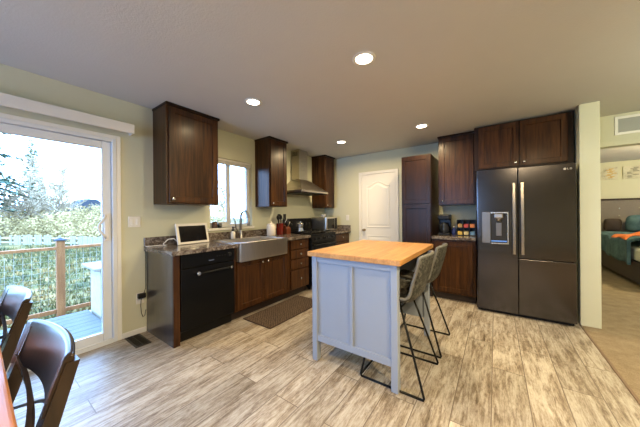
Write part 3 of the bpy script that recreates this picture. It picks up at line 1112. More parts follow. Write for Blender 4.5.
# maker's mark on the upper door: a small disc and two letters
LOGO = plain('silver_logo', (0.45, 0.44, 0.42), 0.3, 0.6)
f = MB().lathe([(0.0125, 0), (0.0125, -0.0012), (0.009, -0.0016)], (3.727, FY + 0.0002, 1.727), 24, 'Y')
f.build('logo_disc', LOGO, d2)
f = MB()
y0, y1 = FY - 0.0014, FY + 0.0002
zz, hh, ww = 1.7175, 0.019, 0.0045
f.box(3.746, 3.746 + ww, y0, y1, zz, zz + hh).box(3.746, 3.760, y0, y1, zz, zz + ww)
f.box(3.766, 3.766 + ww, y0, y1, zz, zz + hh).box(3.766, 3.784, y0, y1, zz + hh - ww, zz + hh).box(3.766, 3.784, y0, y1, zz, zz + ww)
f.box(3.7795, 3.784, y0, y1, zz, zz + hh * 0.5).box(3.775, 3.784, y0, y1, zz + hh * 0.5 - ww, zz + hh * 0.5)
f.build('logo_letters', LOGO, d2)

# ------------------------------------------------------------------ island
isl = thing('kitchen_island', 'blue grey kitchen island with a honey butcher block top', 'island', (2.19, 2.22, 0))
ix0, ix1, iy0, iy1 = 1.806, 2.548, 1.700, 2.735
zt = 0.896
MB().box(ix0 - 0.025, ix1 + 0.03, iy0 - 0.030, iy1 + 0.035, zt, 0.936, 0.004, 2).build('butcher_block_top', BUTCH, isl)
for x in (ix0, ix1 - 0.050):
    for y in (iy0, iy1 - 0.055):
        MB().box(x, x + 0.050, y, y + 0.055, 0, zt, 0.003).build('leg', BLUE, isl)
for y, s in ((iy0, -1), (iy1, 1)):
    ya = y + 0.006 if s < 0 else y - 0.030
    f = MB()
    a, b2 = ix0 + 0.050, ix1 - 0.050
    zb = 0.172
    f.box(a, b2, ya, ya + 0.024, 0.845, zt, 0.001).box(a, b2, ya, ya + 0.024, zb, 0.225, 0.001)
    m = (ix0 + ix1) / 2 + 0.006
    f.box(m - 0.012, m + 0.012, ya, ya + 0.024, 0.225, 0.845, 0.001)
    f.box(a, b2, ya + (0.015 if s < 0 else 0.001), ya + (0.023 if s < 0 else 0.009), 0.225, 0.845)
    f.build('end_panel', BLUE, isl)
MB().box(ix0 + 0.006, ix0 + 0.030, iy0 + 0.055, iy1 - 0.055, 0.172, zt, 0.001).build('side_panel', BLUE, isl)
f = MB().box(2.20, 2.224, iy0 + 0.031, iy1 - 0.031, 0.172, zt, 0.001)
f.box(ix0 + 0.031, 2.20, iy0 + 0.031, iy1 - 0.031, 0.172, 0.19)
f.build('inner_panel', plain('shade_darkened_slate', (0.035, 0.038, 0.045), 0.5), isl)  # knee-side shadow is put into this panel's dark colour


# ------------------------------------------------------------------ stools
def make_stool(loc, label):
    X, Y = loc
    t = thing('counter_stool', label, 'stool', (X, Y, 0), 'counter stools at the island')

    def prof(u):
        P = [(-0.205, 0.615), (-0.16, 0.628), (-0.05, 0.608), (0.06, 0.595), (0.125, 0.602), (0.180, 0.650), (0.215, 0.75), (0.245, 0.86), (0.262, 0.955)]
        q = u * (len(P) - 1)
        i = min(int(q), len(P) - 2)
        f = q - i

        def cr(k):
            p0, p1, p2, p3 = P[max(i - 1, 0)][k], P[i][k], P[i + 1][k], P[min(i + 2, len(P) - 1)][k]
            return 0.5 * (2 * p1 + (p2 - p0) * f + (2 * p0 - 5 * p1 + 4 * p2 - p3) * f * f + (3 * p1 - p0 - 3 * p2 + p3) * f ** 3)
        return cr(0), cr(1)

    def sh(u, v):
        x, z = prof(u)
        tt = 2 * v - 1
        hw = 0.185 + 0.045 * math.sin(PI * min(1, u * 1.25)) if u < 0.7 else 0.185 + 0.045 * math.sin(PI * 0.875) - (u - 0.7) * 0.10
        a = abs(tt) ** 2.6
        back = max(0, min(1, (u - 0.45) / 0.3))
        z += (1 - back) * a * 0.060 * min(1, u * 3 + 0.25)
        x -= back * a * 0.045
        if u > 0.93:
            z -= (u - 0.93) / 0.07 * abs(tt) ** 4 * 0.015
        return (X + x, Y + tt * hw, z)
    st_ = MB().shell(sh, 36, 18, 0.020).build('bucket_seat', LEATH, t)
    rim = [sh(k / 30, 0.0) for k in range(31)] + [sh(1.0, k / 14) for k in range(1, 14)] + [sh(1 - k / 30, 1.0) for k in range(31)] + [sh(0.0, 1 - k / 14) for k in range(1, 14)]
    MB().tube(rim, 0.0125, 6, closed=True).build('edge_piping', PIPING, st_)
    for s in (-1, 1):
        y1, y2 = Y + s * 0.150, Y + s * 0.243
        r = 0.0085
        MB().tube([(X + 0.07, y1, 0.590), (X + 0.16, (y1 + y2) / 2, 0.32), (X + 0.255, y2, 0.022), (X + 0.250, y2, 0.009), (X + 0.235, y2, r)], r, 8).build('leg', BLACKM, t)
        MB().tube([(X - 0.10, y1, 0.603), (X - 0.15, (y1 + y2) / 2, 0.32), (X - 0.205, y2, 0.025), (X - 0.200, y2, 0.010), (X - 0.185, y2, r)], r, 8).build('leg', BLACKM, t)
        MB().tube([(X - 0.185, y2, r), (X + 0.235, y2, r)], r, 8).build('sled_rail', BLACKM, t)
    MB().tube([(X - 0.205, Y - 0.243, 0.020), (X - 0.205, Y + 0.243, 0.020)], 0.008, 8).build('stretcher', BLACKM, t)
    MB().tube([(X - 0.157, Y - 0.20, 0.285), (X - 0.157, Y + 0.20, 0.285)], 0.008, 8).build('footrest', BLACKM, t)
    f = MB()
    for x in (0.065, -0.095):
        f.tube([(X + x, Y - 0.155, 0.586), (X + x, Y + 0.155, 0.586)], 0.008, 8)
    f.build('seat_support', BLACKM, t)
    return t


s1 = make_stool((2.455, 1.975), 'grey bucket-seat counter stool nearest the front of the island')
s2 = copy_tree(s1)
s2.location = (2.460, 2.575, 0)
s2['label'] = 'grey bucket-seat counter stool at the far end of the island'

# ------------------------------------------------------------------ dining table and chairs (foreground)
tb = thing('dining_table', 'orange brown wooden dining table in the bottom left corner', 'table', (1.3, -0.45, 0))
MB().box(0.25, 2.45, -0.95, 0.062, 0.715, 0.752, 0.012, 3).build('tabletop', TABLE, tb)
MB().box(0.35, 2.35, -0.85, -0.05, 0.63, 0.715, 0.002).build('apron', CHBLK, tb)
for x in (0.35, 2.27):
    for y in (-0.85, -0.13):
        MB().box(x, x + 0.08, y, y + 0.08, 0, 0.66, 0.006, 2).build('leg', CHBLK, tb)


def make_chair(x, y, rz, label):
    t = thing('dining_chair', label, 'chair', (0, 0, 0), 'cross-back dining chairs at the table')

    def ln(z):      # how far the back leans away from the seat at a height
        return 0.0 if z < 0.44 else (z - 0.44) * 0.30

    HW = 0.225
    for s in (-1, 1):
        lo = []
        for z, hx, hy in ((0.0, 0.016, 0.016), (0.25, 0.019, 0.022), (0.45, 0.021, 0.024), (0.65, 0.021, 0.020), (0.865, 0.019, 0.014)):
            yy = ln(z) + (0.012 if z > 0.6 else 0.0) + (0.05 * (0.45 - z) / 0.45 if z < 0.45 else 0)
            cx = s * (HW - 0.010 - (0.02 if z < 0.1 else 0))
            lo.append([(cx - hx, yy - hy, z), (cx + hx, yy - hy, z), (cx + hx, yy + hy, z), (cx - hx, yy + hy, z)])
        MB().loft(lo, smooth=False).build('rear_leg', CHBLK, t)
        lo = []
        for z, h in ((0.0, 0.015), (0.43, 0.021)):
            cx, cy = s * 0.19, -0.40
            lo.append([(cx - h, cy - h, z), (cx + h, cy - h, z), (cx + h, cy + h, z), (cx - h, cy + h, z)])
        MB().loft(lo, smooth=False).build('front_leg', CHBLK, t)

    def rail(z0, z1, th):
        lo = []
        n = 18
        for k in range(n + 1):
            u = -1 + 2 * k / n
            bow = 0.034 * (1 - u * u)
            cr = 0.006 * (1 - u * u)
            xx = u * (HW + 0.004)
            ya, yb = ln(z0) + bow, ln(z1) + bow
            zz0, zz1 = z0 + cr * 0.7, z1 + cr
            e = th * 0.3
            lo.append([(xx, ya - th / 2, zz0), (xx, ya + th / 2, zz0), (xx, yb + th / 2, zz1 - e), (xx, yb + th / 2 - e, zz1), (xx, yb - th / 2 + e, zz1), (xx, yb - th / 2, zz1 - e)])
        return lo
    MB().loft(rail(0.745, 0.880, 0.022)).build('top_rail', CHBLK, t)
    for s in (-1, 1):
        pts = []
        for k in range(13):
            u = k / 12
            z = 0.762 - (0.762 - 0.60) * u
            xx = s * (0.20 - 0.40 * u)
            bow = 0.034 * math.sin(PI * u) + (0.010 * s) * math.sin(PI * u)
            pts.append((xx, ln(z) + bow, z))
        lo = []
        for p in pts:
            lo.append([(p[0] - 0.016, p[1] - 0.006, p[2] - 0.012 * s), (p[0] + 0.016, p[1] - 0.006, p[2] + 0.012 * s), (p[0] + 0.016, p[1] + 0.006, p[2] + 0.012 * s), (p[0] - 0.016, p[1] + 0.006, p[2] - 0.012 * s)])
        MB().loft(lo, smooth=False).build('cross_brace', CHBLK, t)
    seat = []
    for i, z in ((0.012, 0.440), (0.0, 0.450), (0.004, 0.464), (0.02, 0.470)):
        seat.append([(-0.20 + i, 0.022 - i, z), (-0.225 + i, -0.42 + i, z), (0.225 - i, -0.42 + i, z), (0.20 - i, 0.022 - i, z)])
    MB().loft(seat, smooth=False).build('seat', CHBLK, t)
    f = MB()
    for s in (-1, 1):
        f.box(s * 0.19 - 0.009, s * 0.19 + 0.009, -0.39, 0.02, 0.18, 0.205)
    f.box(-0.19, 0.19, -0.20, -0.18, 0.185, 0.203)
    f.build('stretchers', CHBLK, t)
    t.location = (x, y, 0)
    t.rotation_euler = (0, 0, rz)
    return t


c1 = make_chair(1.945, 0.005, 0.05, 'black cross-back dining chair nearest the camera, right one of two')
c2 = copy_tree(c1)
c2.location = (1.150, -0.005, 0)
c2.rotation_euler = (0, 0, 0.05)
c2['label'] = 'black cross-back dining chair at the left edge, further from the camera'

# ------------------------------------------------------------------ recessed lights
def can(x, y, label, watt=40.0):
    t = thing('recessed_light', label, 'ceiling light', (x, y, H), 'recessed ceiling lights')
    MB().lathe([(0.088, 0.0), (0.088, -0.004), (0.066, -0.007), (0.064, -0.002), (0.064, 0.0)], (x, y, H), 32, closed=False).build('trim_ring', WHITE, t)
    MB().lathe([(0.064, -0.0015), (0.064, -0.004), (0.03, -0.0055)], (x, y, H), 32).build('lens', LENS, t)
    d = bpy.data.lights.new('recessed_lamp', 'AREA')
    d.shape = 'DISK'
    d.size = 0.12
    d.spread = math.radians(170)
    d.energy = watt * CAN_W
    d.color = CAN_COL
    o = bpy.data.objects.new('recessed_lamp', d)
    COL.objects.link(o)
    o.parent = t
    o.location = (0, 0, -0.014)
    return t


can(1.040, 1.715, 'round recessed ceiling light in front of the first wall cabinet', 10)
can(2.296, 1.735, 'round recessed ceiling light above the near end of the island', 16)
can(1.040, 3.530, 'round recessed ceiling light out in front of the range hood', 32)
can(2.296, 3.540, 'round recessed ceiling light before the pantry and wall cabinet', 34)
for x, y, nm in ((3.80, 1.00, 'unseen added recessed light above the plank floor, near the carpet edge'), (3.55, -0.10, 'unseen added recessed light above the plank floor, behind the dining end'),
                 (5.6, -1.2, 'unseen added recessed light over the living room carpet')):
    can(x, y, nm, 75)  # these three are out of view, added for warm light on the right

# ------------------------------------------------------------------ things on the left counter
ZC = CZ1 + 0.001
# photo frame, leaning back
pf = thing('digital_photo_frame', 'white framed black tablet display propped on the counter', 'photo frame', (0.12, 1.55, CZ1))
M0 = Matrix.Translation((0.15, 1.545, ZC + 0.001)) @ Matrix.Rotation(0.10, 4, 'Z') @ Matrix.Rotation(-0.22, 4, 'Y')
MB().box(-0.010, 0.010, -0.200, 0.200, 0, 0.245, 0.004, 2, M0).build('frame', PLASTW, pf)
MB().box(0.010, 0.0112, -0.170, 0.170, 0.026, 0.214, 0.0, 1, M0).build('screen', SCREEN, pf)
MB().tube([M0 @ Vector((-0.008, 0, 0.16)), (0.035, 1.55, ZC + 0.006)], 0.006, 8).build('stand_leg', PLASTW, pf)
f = MB().tube([(0.13, 1.36, 0.955), (0.11, 1.33, 0.99), (0.09, 1.28, 0.985), (0.10, 1.225, 0.94), (0.12, 1.23, 0.922), (0.09, 1.27, 0.9215), (0.06, 1.22, 0.9215), (0.045, 1.12, 0.9215), (0.03, 1.078, 0.9215)], 0.005, 6)
f.build('power_cable', PLASTW, pf)

sb = thing('soap_bottle', 'small white soap bottle with black pump beside the faucet', 'soap bottle', (0.10, 2.12, CZ1))
MB().lathe([(0.028, 0), (0.031, 0.004), (0.031, 0.085), (0.024, 0.10), (0.011, 0.108), (0.011, 0.114)], (0.09, 2.125, ZC), 20).build('bottle', CERAM, sb)
f = MB().lathe([(0.018, 0.114), (0.018, 0.136), (0.009, 0.138), (0.009, 0.160), (0.015, 0.161), (0.015, 0.174)], (0.09, 2.125, ZC), 14)
f.tube([(0.09, 2.125, ZC + 0.168), (0.14, 2.125, ZC + 0.162)], 0.006, 8)
f.build('pump', BLACKP, sb)

for y, r, h, mt, nm in ((1.915, 0.036, 0.085, mottled('amber_glass', [(0.3, (0.035, 0.016, 0.008)), (0.7, (0.10, 0.045, 0.02))], 5, 0.12, spec=0.6), 'amber jar candle on the window sill, larger of the two'),
                        (1.990, 0.027, 0.065, plain('dark_grey_glass', (0.02, 0.022, 0.026), 0.12), 'small dark jar candle on the window sill beside the amber one')):
    t = thing('jar_candle', nm, 'candle', (-0.02, y, WZ0), 'candles on the window sill')
    MB().lathe([(r * 0.9, 0), (r, 0.004), (r, h), (r - 0.004, h), (r - 0.004, h * 0.6)], (-0.02, y, WZ0 + 0.0005), 22).build('jar', mt, t)
    MB().lathe([(r * 0.80, h * 0.62), (r * 0.8, h * 0.66)], (-0.02, y, WZ0 + 0.0005), 18).build('wax', plain('wax_%d' % int(r * 1000), (0.45, 0.30, 0.18), 0.5), t)

t = thing('canister', 'white lidded canister between sink and utensil crock', 'canister', (0.18, 2.77, CZ1))
MB().lathe([(0.062, 0), (0.070, 0.008), (0.071, 0.15), (0.066, 0.165), (0.058, 0.170)], (0.18, 2.765, ZC), 28).build('jar', CERAM, t)
MB().lathe([(0.064, 0.1705), (0.066, 0.176), (0.060, 0.192), (0.020, 0.198), (0.012, 0.204), (0.017, 0.214), (0.006, 0.221)], (0.18, 2.765, ZC), 24).build('lid', CERAM, t)
cx, cy = 0.16, 2.985
t = thing('utensil_crock', 'red crock holding kitchen utensils beside the white canister', 'crock', (cx, cy, CZ1))
MB().lathe([(0.050, 0), (0.056, 0.006), (0.060, 0.185), (0.062, 0.19), (0.056, 0.19), (0.052, 0.02), (0.01, 0.016)], (cx, cy, ZC), 24).build('pot', RED, t)
utn = [('black slotted spatula', -0.025, -0.02, 0.10, -0.05, 'spat'), ('black ladle', 0.02, -0.025, 0.02, -0.09, 'spoon'),
       ('black serving spoon', 0.0, 0.02, -0.03, 0.03, 'spoon'), ('black turner', 0.025, 0.015, 0.06, 0.07, 'spat'), ('wooden spoon', -0.02, 0.01, -0.06, 0.02, 'spoon')]
for nm, ax, ay, lx, ly, kd in utn:
    mt = MATS['reddish_block_wood'] if 'wooden' in nm else BLACKP
    b0 = Vector((cx + ax, cy + ay, ZC + 0.022))
    tip = Vector((cx + ax + lx * 0.55, cy + ay + ly * 0.55, ZC + 0.265))
    u = thing('cooking_utensil', nm + ' standing in the red utensil crock', 'utensil', b0, 'utensils in the crock')
    MB().tube([b0, tip], 0.008, 8).build('utensil_handle', mt, u)
    f = MB()
    if kd == 'spoon':
        f.ball(tip + Vector((0, 0, 0.025)), 0.036, 2, (0.45, 0.9, 1.2))
    else:
        f.box(tip.x - 0.004, tip.x + 0.004, tip.y - 0.034, tip.y + 0.034, tip.z - 0.008, tip.z + 0.08, 0.003)
    f.build('utensil_head', mt, u)
t = thing('knife_block', 'reddish wooden knife block between utensil crock and stove', 'knife block', (0.15, 3.12, CZ1))
Mk = Matrix.Translation((0.14, 3.125, ZC))
f = MB().prism([(0.07, ZC), (0.23, ZC), (0.23, ZC + 0.10), (0.14, ZC + 0.175), (0.07, ZC + 0.09)], 3.075, 3.170, 'Y')
f.build('block', REDW, t)
for i in range(3):
    for j in range(2):
        y = 3.095 + i * 0.027
        b0 = Vector((0.165 + j * 0.035 - 0.012, y, ZC + 0.155 - j * 0.030))
        d_ = Vector((0.45, 0, 0.85))
        MB().tube([b0 - d_ * 0.012, b0 + d_ * (0.125 - 0.02 * j)], [0.010, 0.012], 8).build('knife_handle', BLACKP if (i + j) % 3 else CHROME, t)

t = thing('moka_pot', 'small silver stovetop coffee pot on the front burner grate', 'coffee pot', (0.33, 3.32, 0.953))
mc = (0.33, 3.315, 0.9535)
MB().lathe([(0.052, 0), (0.054, 0.01), (0.040, 0.068), (0.042, 0.074), (0.053, 0.138), (0.048, 0.144), (0.014, 0.156), (0.012, 0.168), (0.003, 0.172)], mc, 8, smooth=False).build('pot', CHROME, t)
f = MB().tube([(mc[0], mc[1] + 0.040, mc[2] + 0.105), (mc[0], mc[1] + 0.075, mc[2] + 0.10), (mc[0], mc[1] + 0.070, mc[2] + 0.045)], 0.007, 8)
f.build('handle', BLACKP, t)

t = thing('microwave', 'small steel microwave on the corner counter, black glass front', 'microwave', (0.25, 4.19, CZ1))
MB().box(0.055, 0.405, 3.985, 4.395, ZC + 0.012, 1.190, 0.006, 2).build('case', STEEL, t)
dm = MB().box(0.405, 0.425, 3.988, 4.392, ZC + 0.014, 1.187, 0.004, 2).build('front', STEEL, t)
MB().box(0.425, 0.428, 4.015, 4.280, 0.955, 1.160, 0.001).build('door_glass', SCREEN, dm)
MB().box(0.425, 0.427, 4.295, 4.378, 0.945, 1.170, 0.001).build('control_pad', BLACKP, dm)
f = MB()
for x in (0.09, 0.37):
    for y in (4.02, 4.36):
        f.lathe([(0.012, 0), (0.012, 0.013)], (x, y, ZC), 10)
f.build('feet', BLACKP, t)
t = thing('white_bowl', 'small white bowl sitting on top of the corner microwave', 'bowl', (0.24, 4.16, 1.19))
MB().lathe([(0.028, 0), (0.030, 0.006), (0.058, 0.045), (0.060, 0.050), (0.055, 0.048), (0.026, 0.010)], (0.24, 4.16, 1.1905), 24).build('bowl', PLASTW, t)

# ------------------------------------------------------------------ things on the right counter
t = thing('coffee_maker', 'black drip coffee maker on the counter beside the pantry', 'coffee maker', (2.45, 4.28, CZ1))
kx, ky = 2.455, 4.30
MB().box(kx - 0.085, kx + 0.085, ky - 0.11, ky + 0.11, ZC, ZC + 0.030, 0.008, 2).build('base', BLACKP, t)
MB().box(kx - 0.085, kx + 0.085, ky + 0.02, ky + 0.11, ZC + 0.03, ZC + 0.24, 0.008, 2).build('water_tank', BLACKG, t)
MB().box(kx - 0.085, kx + 0.085, ky - 0.11, ky + 0.11, ZC + 0.24, ZC + 0.315, 0.012, 2).build('brew_head', BLACKP, t)
cf = MB().lathe([(0.052, 0.002), (0.066, 0.02), (0.068, 0.08), (0.050, 0.13), (0.052, 0.14)], (kx, ky - 0.05, ZC + 0.030), 22).build('carafe', GLASSD, t)
MB().tube([(kx - 0.02, ky - 0.112, ZC + 0.155), (kx - 0.03, ky - 0.155, ZC + 0.150), (kx - 0.03, ky - 0.150, ZC + 0.075), (kx - 0.022, ky - 0.115, ZC + 0.07)], 0.008, 8).build('handle', BLACKP, cf)
MB().lathe([(0.05, 0.14), (0.045, 0.155), (0.01, 0.160)], (kx, ky - 0.05, ZC + 0.030), 20).build('lid', BLACKP, cf)

t = thing('tea_rack', 'black rack of colourful tea packets on the counter by the fridge', 'tea rack', (2.76, 4.32, CZ1))
tx0, tx1, ty0, ty1 = 2.625, 2.872, 4.255, 4.40
f = MB()
f.box(tx0, tx1, ty1 - 0.008, ty1, ZC, ZC + 0.235, 0.002)
for z in (0, 0.110, 0.227):
    f.box(tx0, tx1, ty0 + 0.01, ty1 - 0.008, ZC + z, ZC + z + 0.008)
for k in range(4):
    x = tx0 + (tx1 - tx0 - 0.008) * k / 3
    f.box(x, x + 0.008, ty0 + 0.01, ty1 - 0.008, ZC + 0.008, ZC + 0.227)
f.build('rack', BLACKP, t)
cols = [('red', (0.45, 0.05, 0.03)), ('orange', (0.62, 0.20, 0.04)), ('yellow', (0.60, 0.45, 0.10)),
        ('gold', (0.62, 0.42, 0.06)), ('cream', (0.62, 0.52, 0.24)), ('blue', (0.16, 0.30, 0.42))]
order = [('olive', (0.38, 0.24, 0.07)), cols[0], cols[1], cols[3], cols[4], cols[5]]
for k, (cn, cc) in enumerate(order):
    i, j = k % 3, 1 - k // 3
    cw = (tx1 - tx0 - 0.008) / 3
    x = tx0 + 0.008 + cw * i + 0.006
    z0 = ZC + 0.008 + j * 0.110 + 0.002
    where = 'upper' if j else 'lower'
    side = ('left', 'middle', 'right')[i]
    q = MB().box(x, x + cw - 0.020, ty0, ty1 - 0.02, z0, z0 + 0.052, 0.003).build('tea_packet', plain('packet_' + cn, cc, 0.5), None, (x, ty0, z0))
    tag(q, '%s tea packet in the %s %s slot of the black rack' % (cn, where, side), 'tea packet', 'tea packets in the rack')
t = thing('blue_bottle', 'small dark blue bottle between coffee maker and tea rack', 'bottle', (2.575, 4.32, CZ1))
MB().lathe([(0.025, 0), (0.028, 0.004), (0.028, 0.085), (0.012, 0.105), (0.012, 0.118)], (2.583, 4.30, ZC), 18).build('bottle', plain('dark_blue_glass', (0.03, 0.045, 0.16), 0.15), t)
MB().lathe([(0.014, 0.1185), (0.014, 0.135)], (2.583, 4.30, ZC), 14).build('cap', PLASTW, t)

# ------------------------------------------------------------------ wall plates, register, mat
t = thing('light_switch', 'white double rocker switch plate on the wall by the sliding door', 'switch', (0, 0.99, 1.19))
MB().box(0, 0.006, 0.936, 1.045, 1.135, 1.248, 0.002).build('plate', PLASTW, t)
for y in (0.967, 1.014):
    MB().box(0.006, 0.010, y - 0.012, y + 0.012, 1.160, 1.223, 0.002).build('rocker', WHITE, t)
t = thing('wall_outlet', 'white low wall outlet beside the end of the counter', 'outlet', (0, 1.04, 0.38))
MB().box(0, 0.006, 1.000, 1.072, 0.315, 0.432, 0.002).build('plate', PLASTW, t)
f = MB()
for z in (0.347, 0.40):
    f.box(0.006, 0.009, 1.022, 1.050, z - 0.014, z + 0.014, 0.002)
f.build('sockets', PLASTW, t)
t = thing('power_adapter', 'black power adapter plugged into the low wall outlet', 'adapter', (0.009, 1.036, 0.40))
MB().box(0.009, 0.052, 1.005, 1.075, 0.378, 0.428, 0.006, 2).build('adapter_body', BLACKP, t)
MB().tube([(0.03, 1.036, 0.378), (0.03, 1.030, 0.30), (0.035, 1.035, 0.22), (0.03, 1.05, 0.175), (0.02, 1.07, 0.18), (0.012, 1.084, 0.24)], 0.003, 6).tube(
    [(0.03, 1.06, 0.428), (0.012, 1.083, 0.47), (0.012, 1.083, 0.90)], 0.003, 6).build('cord', BLACKP, t)
t = thing('wall_outlet', 'white outlet on the back wall above the corner counter', 'outlet', (0.58, D, 1.17))
MB().box(0.545, 0.615, D - 0.006, D, 1.115, 1.23, 0.002).build('plate', PLASTW, t)
f = MB()
for z in (1.147, 1.198):
    f.box(0.566, 0.594, D - 0.009, D - 0.006, z - 0.014, z + 0.014, 0.002)
f.build('sockets', PLASTW, t)

t = thing('floor_register', 'dark bronze floor vent beside the sliding door', 'vent', (0.155, 0.955, 0))
f = MB()
vx0, vx1, vy0, vy1 = 0.015, 0.325, 0.890, 1.022
f.box(vx0, vx1, vy0, vy0 + 0.018, 0, 0.006, 0.002).box(vx0, vx1, vy1 - 0.018, vy1, 0, 0.006, 0.002)
f.box(vx0, vx0 + 0.018, vy0 + 0.018, vy1 - 0.018, 0, 0.006, 0.002).box(vx1 - 0.018, vx1, vy0 + 0.018, vy1 - 0.018, 0, 0.006, 0.002)
f.build('register_frame', REGIST, t)
f = MB()
for k in range(17):
    x = vx0 + 0.026 + k * 0.0162
    f.box(x, x + 0.006, vy0 + 0.018, vy1 - 0.018, 0.001, 0.005)
f.box(vx0 + 0.018, vx1 - 0.018, (vy0 + vy1) / 2 - 0.003, (vy0 + vy1) / 2 + 0.003, 0.001, 0.0055)
f.box(vx0 + 0.018, vx1 - 0.018, vy0 + 0.018, vy1 - 0.018, 0.0003, 0.001)
f.build('grille', REGIST, t)

t = thing('kitchen_mat', 'brown woven mat on the floor before the sink cabinet', 'mat', (0.84, 2.4, 0))
MB().box(0.63, 1.085, 1.885, 2.885, 0.0005, 0.009, 0.003).build('mat_field', WOVEN, t)
f = MB()
f.box(0.622, 0.64, 1.877, 2.893, 0.0005, 0.011, 0.003).box(1.075, 1.093, 1.877, 2.893, 0.0005, 0.011, 0.003)
f.box(0.64, 1.075, 1.877, 1.893, 0.0005, 0.011, 0.003).box(0.64, 1.075, 2.877, 2.893, 0.0005, 0.011, 0.003)
f.build('mat_border', plain('dark_brown_binding', (0.045, 0.026, 0.016), 0.85), t)

# ------------------------------------------------------------------ hall vent and bedroom
t = thing('air_vent', 'white framed return air vent above the bedroom opening', 'vent', (4.45, D, 2.3))
gx0, gx1, gz0, gz1 = 4.300, 4.66, 2.185, 2.405
f = MB()
b_ = 0.028
f.box(gx0, gx1, D - 0.012, D, gz0, gz0 + b_, 0.002).box(gx0, gx1, D - 0.012, D, gz1 - b_, gz1, 0.002)
f.box(gx0, gx0 + b_, D - 0.012, D, gz0 + b_, gz1 - b_, 0.002).box(gx1 - b_, gx1, D - 0.012, D, gz0 + b_, gz1 - b_, 0.002)
f.build('vent_frame', WHITE, t)
f = MB()
k = 0
z = gz0 + b_
while z < gz1 - b_ - 0.006:
    f.box(gx0 + b_, gx1 - b_, D - 0.009, D - 0.002, z, z + 0.007)
    z += 0.012
f.box(gx0 + b_, gx1 - b_, D - 0.002, D - 0.0005, gz0 + b_, gz1 - b_)
f.build('louvres', GREYV, t)

def unseen_dome_lamp(label, x, y, watt, col):  # lamps out of view, added to brighten the hall and bedroom
    t = thing('unseen_ceiling_lamp', label, 'ceiling light', (x, y, H), 'added unseen ceiling lamps')
    MB().lathe([(0.175, 0), (0.175, -0.018), (0.168, -0.024), (0.16, -0.018)], (x, y, H), 32).build('lamp_base', CHROME, t)
    MB().lathe([(0.160, -0.019), (0.155, -0.040), (0.12, -0.075), (0.04, -0.095)], (x, y, H), 32).build('lamp_shade', LENS, t)
    d = bpy.data.lights.new('unseen_fill_bulb', 'POINT')
    d.energy = watt
    d.color = col
    d.shadow_soft_size = 0.10
    o = bpy.data.objects.new('unseen_fill_bulb', d)
    COL.objects.link(o)
    o.parent = t
    o.location = (0, 0, -0.21)


unseen_dome_lamp('unseen added flush ceiling lamp in the bedroom', 6.0, 6.6, 165, (1.0, 0.82, 0.44))  # added to light the bedroom walls
unseen_dome_lamp('unseen added flush ceiling lamp in the hall before the bedroom opening', 5.1, 2.6, 100, (0.96, 0.94, 0.66))  # added to light the wall over the bedroom opening

bd = thing('bed', 'bed with tall grey tufted headboard seen through the bedroom opening', 'bed', (5.8, 7.5, 0))
bx0, bx1, by0, by1 = 4.985, 6.75, 6.10, 8.74
hbd = MB().box(bx0 - 0.05, bx1 + 0.1, 8.76, 8.86, 0.002, 1.520, 0.02, 3).build('headboard', BEDGR, bd)
MB().box(bx0 - 0.06, bx1 + 0.11, 8.745, 8.868, 1.520, 1.558, 0.008, 2).build('headboard_cap', DARKB, hbd)
for i in range(5):
    for z in (1.33, 1.15):
        MB().ball((5.47 + 0.30 * i - 0.0, 8.757, z), 0.016, 2, (1, 0.5, 1)).build('tuft_button', CHROME, hbd)
f = MB().box(bx0, bx0 + 0.05, by0, by1, 0.08, 0.42, 0.012, 2).box(bx1 - 0.05, bx1, by0, by1, 0.08, 0.42, 0.012, 2).box(bx0, bx1, by0 - 0.05, by0, 0.08, 0.42, 0.012, 2)
f.build('bed_frame', MATS['dark_brown_cloth'], bd)
for x in (bx0 + 0.03, bx1 - 0.10):
    for y in (by0 + 0.03, by1 - 0.1):
        MB().box(x, x + 0.07, y, y + 0.07, 0.002, 0.09).build('leg', BLACKM, bd)
MB().box(bx0 + 0.02, bx1 - 0.02, by0 + 0.02, by1 - 0.01, 0.42, 0.64, 0.05, 4).build('mattress', SHEET, bd)


def duvet(u, v):
    # u across the bed from its left overhang, v from foot to head
    y = 6.42 + (8.36 - 6.42) * v
    s = (u * 1.0) * 2.25
    z_top = 0.735 + 0.03 * math.sin(9 * v + 3 * u) + 0.018 * math.sin(23 * v + 11 * u) + 0.03 * math.sin(5 * u)
    if s < 0.34:
        x = bx0 - 0.035 + 0.02 * math.sin(14 * v) - 0.01
        z = z_top - 0.34 + s - 0.05 * math.sin(6 * v + 1)
    else:
        k = s - 0.34
        x = bx0 - 0.035 + k * 0.93
        z = z_top - 0.05 * max(0, 1 - k / 0.10) ** 2
        if x > bx1 + 0.02:
            z -= (x - bx1)
    return (x, y, z)


dv = MB().shell(duvet, 60, 50, 0.04).build('duvet', TEAL, None, (5.8, 7.6, 0.7))
tag(dv, 'rumpled teal duvet spread over the bedroom bed', 'duvet')


def cushion(name, label, cx, cy, cz, wx, wy, wz, mat, tilt, group=None):
    Mx = Matrix.Translation((cx, cy, cz)) @ Matrix.Rotation(tilt, 4, 'X')
    lo = []
    n = 24
    for k in range(9):
        a = -PI / 2 + PI * k / 8
        r = max(0.02, math.cos(a) ** 0.5)
        yy = math.sin(a) * wy
        loop = []
        for q in range(n):
            b2 = 2 * PI * q / n
            ex = lambda t: math.copysign(abs(t) ** 0.45, t)
            loop.append(Mx @ Vector((ex(math.cos(b2)) * wx * r, yy, ex(math.sin(b2)) * wz * r)))
        lo.append(loop)
    o = MB().loft(lo).build(name, mat, None, (cx, cy, cz - wz))
    return tag(o, label, 'pillow', group)


